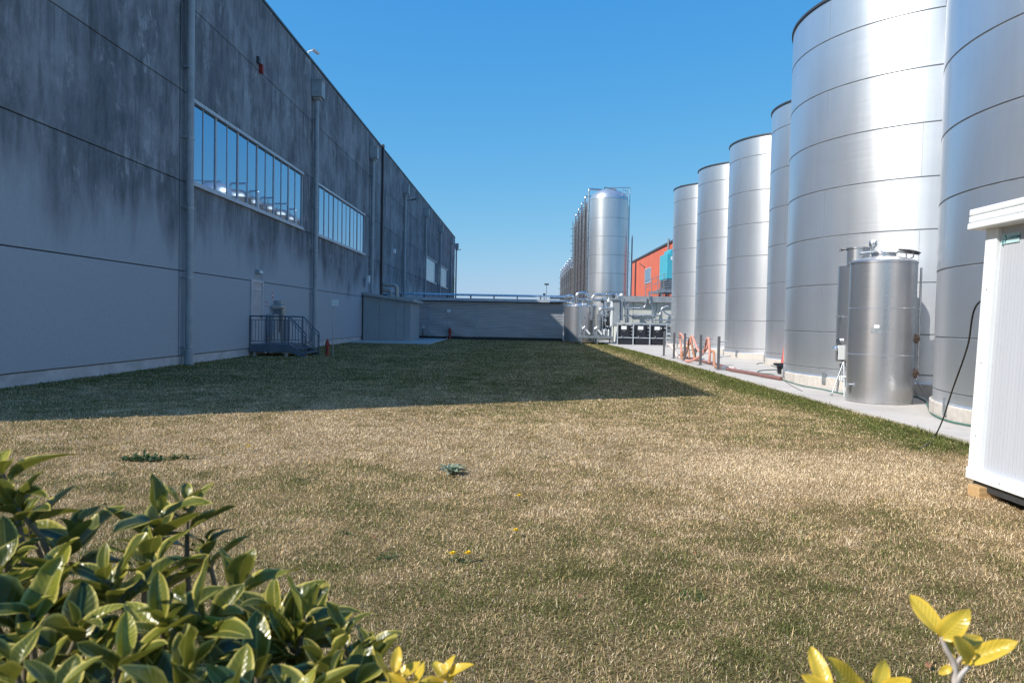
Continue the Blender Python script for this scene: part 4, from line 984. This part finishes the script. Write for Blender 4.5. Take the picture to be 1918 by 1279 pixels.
# ------------------------------------------------------------------ hose posts and hoses
posty = [(6.62, 34.3), (6.62, 32.05), (6.64, 30.05), (6.62, 27.3), (6.6, 24.75)]
lbs = ['farthest hose post, beside the black containers', 'second hose post from the far end, pink hose over its top', 'hose post third from the far end, in the middle of the hoses',
       'hose post with the long drop of pink hose beside it', 'nearest hose post, with bare arms']
h0 = None
for (x, y), lb in zip(posty, lbs):
    if h0 is None:
        h0 = thing('hose_post', lb, 'post', (x, y, ZP), 0, 'grey steel posts for hanging hoses')
        MB().box(-.04, .04, -.04, .04, 0, 1.12).build('pole', M['post'], h0, bevel=.006)
        MB().box(-.1, .1, -.1, .1, 0, .012).build('base_plate', M['post'], h0)
        for z in (.93, .42): MB().tube([(.03, 0, z), (.42, 0, z + .05)], .016, 8).build('arm', M['galv'], h0)
    else: copy_tree(h0, (x, y, ZP), lb)
def hose(pts, r, m, label, group=None, seg=8):
    P = spline([(a, b, c + ZP) for a, b, c in pts], seg); o0 = P[len(P) // 2].copy(); o0.z = 0
    mb = MB().tube([p - o0 for p in P], r, 10); o = mb.build('hose', m); o.location = o0; tag(o, label, 'hose', group); return o
hose([(6.95, 31.9, .1), (6.9, 32.1, .75), (6.86, 32.05, 1.06), (6.86, 31.5, .98), (6.86, 30.8, .72), (6.86, 30.1, .70), (6.88, 29.95, 1.0), (6.86, 29.5, .9), (6.86, 28.6, .48), (6.86, 27.7, .55), (6.84, 27.25, .98), (6.84, 27.0, .9), (6.84, 26.85, .4), (6.84, 26.9, .12)], .047, M['pink'],
     'pale pink hose draped over three posts in waves')
hose([(6.9, 31.9, .3), (6.85, 31.6, .05), (6.82, 30.9, .1), (6.82, 30.3, .5), (6.85, 30.05, .95), (6.95, 29.9, .4), (7.0, 29.8, .08)], .045, M['tan'], 'tan hose looping up to the middle post')
hose([(6.5, 29.2, .06), (6.55, 28.6, .08), (6.72, 27.8, .3), (6.85, 27.35, .62), (6.9, 27.2, .95)], .047, M['pink'], 'pink hose rising from the pavement to the fourth post')
hose([(6.9, 26.9, .55), (6.92, 26.6, .5), (6.84, 26.2, .2), (6.78, 25.9, .07), (6.72, 25.3, .06), (6.7, 24.9, .06)], .045, M['tan'], 'tan hose bending down to the nearest post foot')
hose([(6.7, 33.9, .55), (6.75, 33.4, .5), (6.8, 32.8, .3), (6.85, 32.3, .07), (6.9, 31.5, .06)], .06, M['cream'], 'cream hose arching beside the farthest post')
hose([(6.85, 31.6, .07), (6.95, 31.3, .45), (7.0, 31.0, .5), (7.0, 30.8, .1)], .045, M['tan'], 'short orange tan hose standing up between the posts')
hose([(7.1, 33.5, .06), (7.15, 31, .06), (7.1, 28.5, .06), (7.1, 26.3, .06), (6.98, 25.0, .06)], .05, M['maroon'], 'maroon hose lying behind the posts')
hose([(6.82, 24.4, .06), (6.86, 23.7, .05), (7.02, 22.6, .055), (7.1, 21.6, .055), (7.22, 20.55, .055)], .055, M['maroon'], 'maroon hose lying alone toward the huge tank')
o = thing('hose_coupling', 'steel hose couplings heaped at the foot of the nearest post', 'coupling', (6.75, 24.65, ZP))
MB().tube([(-.02, 0.05, .06), (.05, -.3, .06)], .075, 12).build('sleeve', M['galv'], o); MB().tube([(.2, -.1, .06), (.26, -.4, .06)], .07, 12).build('sleeve', M['cream'], o)
o = thing('hose_coupling', 'pale couplings standing between the second and third hose posts', 'coupling', (7.05, 30.2, ZP))
MB().tube([(0, 0, .3), (.1, -.3, .62)], .08, 12).build('sleeve', M['galv'], o); MB().tube([(.05, .0, 0), (0.02, .0, .4)], .06, 12).build('sleeve', M['darkst'], o)
def ghose(px, r, label, m='green'):
    pts = [gnd(a, b, ZP) for a, b in px]; return hose([(p.x, p.y, r) for p in pts], r, M[m], label)
ghose([(1417, 683), (1423, 680.5), (1436, 681), (1448, 686), (1466, 690), (1480, 692)], .014, 'thin green hose curling by the half hidden tank plinth')
ghose([(1462, 693), (1440, 693.5), (1423, 695), (1421, 699), (1446, 702), (1456, 709), (1478, 716), (1505, 724), (1540, 730), (1570, 737), (1590, 740)], .015, 'long green hose curving along the huge tank plinth')
ghose([(1690, 745), (1712, 744), (1732, 752), (1738, 762), (1746, 777), (1775, 790), (1822, 800)], .018, 'green hose bending round the nearest tank plinth')
ghose([(1470, 714), (1485, 724), (1503, 733)], .006, 'thin wire on the pavement near the hose end', 'cable')
t = thing('traffic_cone', 'slim red cone leaning beside the huge tank', 'cone', (8.62, 24.3, ZP))
MB().lathe([(.13, .02), (.115, .1), (.02, .85), (0, .87)], n=20, sharp=False).build('cone_body', M['cone'], t); MB().box(-.17, .17, -.17, .17, 0, .03).build('base', M['black'], t)
t = thing('black_tub', 'small black tub with a wide rim on the pavement by the cone', 'tub', (8.15, 23.2, ZP))
mb = MB(); mb.lathe([(0, .02), (.13, .02), (.17, .26), (.28, .27), (.28, .31), (.15, .31), (.12, .06)], n=4); mb.v = [(x * .8 - y * .6, x * .6 + y * .8, z) for x, y, z in mb.v]; mb.build('tub_body', M['black'], t)
MB().tube([(-.25, 0, .33), (.25, .05, .33)], .02, 6).build('handle', M['darkst'], t)

# ------------------------------------------------------------------ white cabin
t = thing('white_cabin', 'white prefabricated cabin cut off by the right edge of the view', 'cabin', (4.36, 7.2, .02))
t.rotation_euler = (0, R_(2.3), 0)
z0, z1 = .13, 2.55
mb = MB(); mb.box(.034, 2.2, -5.0, -.03, z0 + .02, z1)
for k in range(100): mb.box(.0325, .0335, -4.99 + k * .0485, -4.99 + k * .0485 + .044, z0 + .05, z1 - .01)
for k in range(5): mb.box(.0295, .0305, -.95 - k * .97, -.945 - k * .97, z0 + .05, z1 - .01)
mb.build('wall', M['cabin'], t)
for y, z in ((-.085, .55), (-.085, 1.25), (-.085, 1.95), (-.5, z0 + .05), (-1.1, z0 + .05)): MB().lathe([(.008, 0), (.007, .003), (0, .004)], (0, 0, 0), 8).build('screw', M['galv'], t).matrix_local = Matrix.Translation((-.0105 if z > .3 else -.0205, y, z)) @ Matrix.Rotation(R_(-90), 4, 'Y')
mb = MB()
for a, b in ((-.17, 0), (-5.03, -4.87)): mb.box(-.01, .16, a, b, z0 + .11, z1 - .02)
mb.box(-.02, .1, -5.03, .01, z0, z0 + .108); mb.box(.02, 2.2, -.16, .005, z0 - .002, z0 + .1); mb.box(2.06, 2.2, -.17, .003, z0 + .1, z1)
mb.build('corner_trim', M['cabtrim'], t, bevel=.006)
mb = MB()
for k in range(3): mb.box(-.125 - .01 * (k == 0), 2.3, -5.1, .10, z1 - .02 + k * .068, z1 + .040 + k * .068)
mb.box(-.11, 2.28, -5.08, .085, z1 - .01, z1 + .17); mb.build('roof', M['cabtrim'], t, bevel=.01)
MB().box(.02, 2.15, -4.95, -.06, z0 - .08, z0 - .004).build('floor_frame', M['darkst'], t)
mb = MB().box(.022, .029, -.44, -.19, z1 - .18, z1 - .09); sk = mb.build('sticker', M['tealpale'], t)
text_mesh('CONTENA', .034, 'lettering', M['teal'], sk, Matrix.Translation((.0205, -.295, z1 - .14)) @ Matrix(((0, 0, -1, 0), (-1, 0, 0, 0), (0, 1, 0, 0), (0, 0, 0, 1))))
mb = MB()
X_ = .0212
mb.add([(X_, -.235, z1 - .10), (X_, -.255, z1 - .10), (X_, -.275, z1 - .135), (X_, -.255, z1 - .17), (X_, -.235, z1 - .17), (X_, -.258, z1 - .135)], [(0, 1, 2, 5), (5, 2, 3, 4)])
mb.add([(X_, -.20, z1 - .155), (X_, -.23, z1 - .155), (X_, -.23, z1 - .168), (X_, -.20, z1 - .168)], [(0, 1, 2, 3)])
mb.add([(X_, -.212, z1 - .13), (X_, -.222, z1 - .13), (X_, -.222, z1 - .20), (X_, -.212, z1 - .20)], [(0, 1, 2, 3)])
mb.build('logo', M['teal'], sk)
for k, y in enumerate((7.02, 4.2)):
    o = MB().box(-.16, .2, -.09, .09, 0, .12).build('timber_block', M['wood'], bevel=.006); o.location = (4.47, y, -.01)
    tag(o, ('pale timber block under the far corner of the white cabin', 'pale timber block under the near end of the white cabin')[k], 'block', 'timber blocks under the cabin')
v0 = deep(1829, 572, 7.35); g1 = gnd(1772, 772, .0); g1 = deep(1780, 740, 9.0)
pts = [v0 + Vector((.2, -.12, .12)), v0, deep(1812, 650, 7.8), deep(1784, 730, 8.8), deep(1766, 785, 9.9), gnd(1752, 815, .02), gnd(1738, 831, .015), gnd(1722, 840, .005)]
P = spline(pts, 8); o0 = Vector((P[-1].x, P[-1].y, 0)); o = MB().tube([p - o0 for p in P], .009, 8).build('power_cable', M['cable']); o.location = o0
tag(o, 'black cable running from the cabin down into the grass', 'cable')

# far masts beyond the roof
t = thing('lamp_mast', 'thin distant lamp mast above the corrugated roof', 'mast', (6.6, 200, 0))
MB().tube([(0, 0, 0), (0, 0, 11.2)], [.16, .09], 8).build('pole', M['galv'], t); MB().box(-.6, .6, -.3, .3, 11.0, 11.4).build('lamp_head', M['darkst'], t)
t = thing('lamp_mast', 'short distant post just left of the lamp mast', 'mast', (5.7, 190, 0))
MB().tube([(0, 0, 0), (0, 0, 7.8)], .14, 8).build('pole', M['galv'], t); MB().box(-.3, .3, -.3, .3, 7.4, 8.4).build('lamp_head', M['darkst'], t)

# ------------------------------------------------------------------ leaves and shrubs
class Leaves:
    def __init__(s): s.mb = MB(); s.e = []; s.t = []; s.a = []
    def leaf(s, o, d, nrm, ln, wd, fold=.5, curl=.25, tint=0.0, wav=0.0, nl=8):
        d = d.normalized(); nrm = (nrm - d * nrm.dot(d)).normalized(); sd = d.cross(nrm)
        vs = []; cols = [-1, -.82, -.4, 0, .4, .82, 1]; ph = random.random() * 6; tw = random.uniform(-.25, .25)
        ph2 = random.uniform(2.2, 3.4)
        for i in range(nl + 1):
            q = i / nl
            wv = math.sin(math.pi * min(1, (q ** .85) * .97 + .03)) ** .62 * (1 - .10 * q) if i < nl else 0
            if q < .12: wv = max(.07, wv * q / .12)
            a = curl * q * q * 1.6
            c = o + d * (ln * (q - .12 * curl * q * q)) - nrm * (ln * a * .5)
            for u in cols:
                h = abs(u) * wd * .5 * wv; f = fold * (1 - .4 * q)
                p = c + sd * (math.copysign(1, u) * h * math.cos(f)) + nrm * (h * math.sin(f)) + nrm * (wav * wd * math.sin(q * ph2 * 3 + ph + (u > 0) * 1.7) * abs(u) ** 2 * .25) + nrm * (tw * u * wd * .5 * q * wv)
                vs.append(p); s.e.append(abs(u) if i < nl else 1.0); s.t.append(tint); s.a.append(q)
        m = len(cols)
        s.mb.add(vs, [(i * m + j, i * m + j + 1, (i + 1) * m + j + 1, (i + 1) * m + j) for i in range(nl) for j in range(m - 1)], True)
    def build(s, name, m, parent): return s.mb.build(name, m, parent, attrs={'edge': s.e, 'tint': s.t, 'along': s.a})
def rosette(lv, tip, axis, n, ln, tint0, open_=1.0, wr=.44, low=0.0):
    axis = axis.normalized(); a = axis.orthogonal().normalized(); b = axis.cross(a); ph = random.random() * 6.28
    for k in range(n):
        f = k / max(1, n - 1)                                   # 0 outer, 1 inner
        az = ph + k * 2.4 + random.uniform(-.25, .25); el = (1.32 - .95 * f) * open_ + random.uniform(-.15, .15)
        out = a * math.cos(az) + b * math.sin(az); d = axis * math.cos(el) + out * math.sin(el)
        nrm = axis * math.sin(el) - out * math.cos(el)
        o = tip - axis * ((1 - f) * ln * (.7 + low)) + out * .004
        l = ln * (1 - .5 * f ** 2) * random.uniform(.68, 1.2)
        lv.leaf(o, d, nrm, l, l * wr * random.uniform(.85, 1.15), random.uniform(.3, .95), random.uniform(-.2, .8), min(1, max(0, tint0 + .25 * f ** 2 + random.random() ** 4 * .9 - .08)), random.uniform(0, .5))

def shrub(label, base, tips, leafmat, twigmat, ln, tint, filler=0, region=None, name='evergreen_shrub', cat='shrub', group=None, wr=.56):
    t = thing(name, label, cat, base, 0, group); B = Vector(base); lv = Leaves(); tw = MB(); ends = []
    for tip in tips:
        px, py, dd = tip[:3]; sc = tip[3] if len(tip) > 3 else 1.0
        P = deep(px, py, dd) - B
        ax = Vector((random.uniform(-.35, .35), random.uniform(-.35, .15), 1))
        rosette(lv, P, ax, random.randint(7, 10), ln * sc, tint, wr=wr); ends.append((P, ax))
    for k in range(filler):
        px, py, dd = region(); P = deep(px, py, dd) - B
        ax = Vector((random.uniform(-.8, .8), random.uniform(-.8, .4), 1)); rosette(lv, P, ax, random.randint(5, 8), ln * .95, 0.0, wr=wr); 
        if k % 2 == 0: ends.append((P, ax))
    for P, ax in ends:
        r0_ = random.uniform(.0, .10); a = random.uniform(0, 6.28); root = Vector((P.x * .55 + r0_ * math.cos(a), P.y * .5 + r0_ * math.sin(a), 0))
        q = P - ax.normalized() * .16; mid = root.lerp(q, .55) + Vector((random.uniform(-.04, .04), random.uniform(-.04, .04), 0))
        tw.tube(spline([root, mid, q, P - ax.normalized() * .01], 5), [.009 - .0062 * k / 15 for k in range(16)], 7)
    lv.build('leaves', leafmat, t); tw.build('stems', twigmat, t); return t
green_tips = [(0, 868, 1.06), (20, 930, 1.05, .8), (135, 990, 1.10), (45, 960, 1.16, .8), (15, 1035, 1.0), (300, 955, 1.16), (350, 940, 1.2, .8), (278, 1030, 1.06), (385, 1010, 1.2, .85), (100, 1065, .98),
              (195, 1075, .96), (445, 1075, 1.04), (300, 1160, .86, .95), (60, 1140, .90), (25, 1235, .78), (150, 1170, .88), (230, 1235, .80), (395, 1165, .92), (350, 1255, .76),
              (510, 1140, 1.0), (575, 1145, .98), (640, 1180, .94), (600, 1235, .88), (690, 1215, .98, .8), (480, 1235, .86), (100, 1290, .72), (430, 1300, .76), (560, 1310, .78), (660, 1290, .88, .9), (-60, 960, 1.05), (-60, 1100, .9), (-90, 1230, .8)]
def reg():
    while True:
        px = random.uniform(-150, 700); py = random.uniform(1060, 1500)
        top = 1070 if px < 420 else 1070 + (px - 420) * .62
        if py > top + 25: return px, py, random.uniform(.80, 1.02) + .12 * random.random()
random.seed(21)
shrub('dark green glossy shrub filling the lower left corner', (-.35, .95, 0), green_tips, M['leaf'], M['twig'], .092, .12, 20, reg)
random.seed(5)
shrub('yellow leaved shrub tips at the bottom, right of the dark green shrub', (-.08, .95, 0), [(738, 1262, .80, .8), (832, 1262, .93, .8), (765, 1290, .78, .7)], M['gold'], M['paletwig'], .062, .5, name='golden_shrub')
random.seed(9)
def sprig(label, base, leaves, stems, m='gold'):
    t = thing('golden_shrub', label, 'shrub', base); B = Vector(base); lv = Leaves(); tw = MB()
    for (x0, y0, x1, y1, dd, wd, tilt, tint, fold) in leaves:
        a = deep(x0, y0, dd) - B; b = deep(x1, y1, dd + tilt) - B; d = b - a
        lv.leaf(a, d, Vector((random.uniform(-.4, .4), -1.0, .9)), d.length, wd * d.length, fold, random.uniform(-.1, .35), tint, .3)
    for pts, r_ in stems:
        P = [deep(x, y, dd) - B for x, y, dd in pts]
        if pts[-1][1] > 1275: P.append(Vector((P[-1].x * .5, P[-1].y * .4, 0)))
        S_ = spline(P[:len(pts)], 5) + P[len(pts):]; tw.tube(S_, [r_ * (.7 + .6 * k / len(S_)) for k in range(len(S_))], 8)
    lv.build('leaves', M[m], t); tw.build('stems', M['paletwig'], t); return t
sprig('yellow leaved sprig with forked pale stem at the lower right', (.50, .85, 0),
      [(1765, 1192, 1703, 1110, .82, .46, .03, .7, .5), (1762, 1195, 1815, 1145, .82, .55, -.02, .45, .3), (1795, 1222, 1838, 1190, .82, .6, .02, .7, .5), (1800, 1240, 1908, 1200, .82, .38, -.02, .8, .6),
       (1785, 1215, 1768, 1160, .83, .4, .0, .3, .4), (1815, 1243, 1800, 1195, .81, .55, -.02, .4, .3), (1782, 1248, 1758, 1262, .82, .6, .0, .7, .4), (1783, 1235, 1770, 1180, .84, .4, .02, .5, .5)],
      [([(1763, 1192, .82), (1772, 1215, .82), (1787, 1243, .82), (1790, 1282, .82)], .0032), ([(1803, 1228, .82), (1788, 1250, .82), (1789, 1290, .82)], .0028), ([(1815, 1246, .81), (1797, 1268, .81), (1791, 1295, .82)], .0028)])
sprig('low cluster of yellow leaves at the bottom edge, left of the forked sprig', (.42, .85, 0),
      [(1553, 1300, 1517, 1205, .84, .42, .04, .6, .6), (1560, 1300, 1505, 1262, .84, .45, .0, .8, .4), (1610, 1300, 1558, 1233, .83, .42, -.02, .75, .5), (1640, 1290, 1662, 1232, .84, .5, .02, .35, .3), (1645, 1300, 1708, 1272, .83, .45, -.03, .8, .5), (1560, 1310, 1590, 1262, .85, .4, .02, .3, .4), (1622, 1310, 1600, 1262, .85, .5, .0, .4, .4)],
      [([(1553, 1290, .84), (1575, 1330, .84)], .003), ([(1625, 1288, .84), (1610, 1330, .84)], .003)])

# ------------------------------------------------------------------ weeds and flowers on the lawn
random.seed(3)
t = thing('thistle_weed', 'grey green thistle rosette alone in the dry lawn', 'weed', (-.68, 7.5, .0)); lv = Leaves()
for k in range(17):
    a = k * 2.4; el = .0 + .8 * (k / 17); d = Vector((math.cos(a) * math.sin(el + .3), math.sin(a) * math.sin(el + .3), math.cos(el + .3)))
    lv.leaf(Vector((0, 0, .01)), d, Vector((0, 0, 1)) - d * .2, .13 + .07 * (k / 17), .058, .5, .5, random.random(), 1.2)
lv.build('leaves', M['weed'], t)
t = thing('weed_patch', 'dark hollow in the lawn ringed with low weeds, left', 'weeds', (-4.07, 7.93, 0)); lv = Leaves()
for k in range(120):
    a = random.random() * 6.28; rr = random.random() ** .7; x, y = rr * .24 * math.cos(a), rr * .12 * math.sin(a)
    if random.random() < .22: x = x * .5 + .36; y += .12
    d = Vector((random.uniform(-1, 1), random.uniform(-1, 1), random.uniform(.3, 1)))
    lv.leaf(Vector((x, y, .0)), d, Vector((0, 0, 1)), random.uniform(.05, .11), .03, .4, .5, random.random() * .6, .5, 4)
lv.build('leaves', M['darkweed'], t)
mb = MB(); mb.lathe([(0.17, .004), (.14, .012), (0, .006)], n=24); mb.v = [(x * (1 + .2 * math.sin(y * 30)), y * .38, z) for x, y, z in mb.v]; mb.build('bare_earth', M['darkearth'], t)
fl = [(848, 1040, 'yellow dandelion, left one of the close pair'), (877, 1039, 'yellow dandelion, right one of the close pair'), (972, 931, 'single yellow dandelion right of the thistle weed'),
      (966, 996, 'half closed yellow dandelion between the pair and the single one'), (465, 838, 'tiny yellow dandelion far left near the shadow'), (878, 1090, 'x')]
f0 = None
for px, py, lb in fl[:5]:
    p = gnd(px, py, .045)
    if f0 is None:
        f0 = thing('dandelion', lb, 'flower', (p.x, p.y, 0), 0, 'yellow dandelions in the lawn'); mb = MB()
        for k in range(26):
            a = k * 2.4; rr = .006 + .016 * (k / 26); el = .35 + .9 * (1 - k / 26); d = Vector((math.cos(a), math.sin(a), el)).normalized(); s_ = Vector((-math.sin(a), math.cos(a), 0)) * .004
            o = Vector((0, 0, .045)); e_ = o + Vector((math.cos(a) * rr, math.sin(a) * rr, .012 * (1.2 - k / 26)))
            mb.add([o - s_ * .5, o + s_ * .5, e_ + s_, e_ - s_], [(0, 1, 2, 3)])
        mb.build('petals', M['yellow'], f0); MB().tube([(0, 0, 0), (.003, 0, .045)], .002, 6).build('stem', M['weed'], f0)
    else: copy_tree(f0, (p.x, p.y, 0), lb)
for o in bpy.data.objects:
    if o.name.startswith('dandelion'): o.scale = (1.35, 1.35, 1.25)
d0 = None; rng2 = random.Random(4)
lvv = [(1738, 1240, 'reddish dry leaf fallen between the two yellow sprigs'), (560, 1232, 'dry leaf fallen beside the green shrub'), (880, 892, 'pale dry leaf right beside the thistle')]
for px, py, lb in lvv:
    p = gnd(px, py, .03); lv = Leaves(); lv.leaf(Vector((0, 0, .02)), Vector((random.uniform(-1, 1), random.uniform(-1, 1), .1)), Vector((.2, .1, 1)), .045, .028, .4, .4, .5, .6, 6)
    o = lv.mb.build('fallen_leaf', M['dryleaf']); o.location = (p.x, p.y, .01); tag(o, lb, 'leaf')

# scattered litter and small weeds that break up the turf
rr_ = random.Random(12)
lit = [(700, 1010, 'dry brown leaf left of the close pair of dandelions'), (1090, 1115, 'dry brown leaf in the near lawn, below and right of the dandelions'), (1300, 1040, 'dry brown leaf in the near lawn, below the straw patch'),
       (1130, 838, 'small dry leaf in the lawn just outside the shadow corner'), (520, 935, 'dry leaf in the lawn right of the shrub top'), (1420, 1180, 'curled dry leaf above the low yellow cluster')]
for px, py, lb in lit:
    p = gnd(px, py, .02); lv = Leaves(); lv.leaf(Vector((0, 0, .026)), Vector((rr_.uniform(-1, 1), rr_.uniform(-1, 1), .15)), Vector((.2, .1, 1)), rr_.uniform(.03, .045), .02, rr_.uniform(.1, .9), rr_.uniform(-.4, .8), .5, .8, 5)
    o = lv.mb.build('fallen_leaf', M['dryleaf']); o.location = (p.x, p.y, 0); tag(o, lb, 'leaf')
wd = [(725, 1045, 'small dark weed tuft left of the dandelion pair'), (1015, 858, 'small weed tuft right of the thistle, further back'), (200, 890, 'small weed tuft just below the dark hollow'),
      (1290, 1120, 'green weed tuft in the near lawn, right of centre'), (640, 1000, 'dark weed tuft between the shrub and the thistle'), (1240, 775, 'green weed tuft near the corner of the shadow'), (1130, 836, 'dark weed tuft beside a dry leaf near the shadow'),
      (862, 1050, 'weed leaves around the close pair of dandelions')]
for px, py, lb in wd:
    p = gnd(px, py, .0); lv = Leaves()
    for q in range(30):
        a = rr_.uniform(0, 6.28); e = rr_.uniform(.3, 1.4); d = Vector((math.cos(a) * math.sin(e), math.sin(a) * math.sin(e), math.cos(e)))
        lv.leaf(Vector((rr_.uniform(-.07, .07), rr_.uniform(-.05, .05), .0)), d, Vector((0, 0, 1)) - d * .1, rr_.uniform(.025, .055), .010, .4, .5, rr_.random(), .3, 4)
    o = lv.build('weed_tuft', M['darkweed'], None); o.location = (p.x, p.y, 0); tag(o, lb, 'weed')
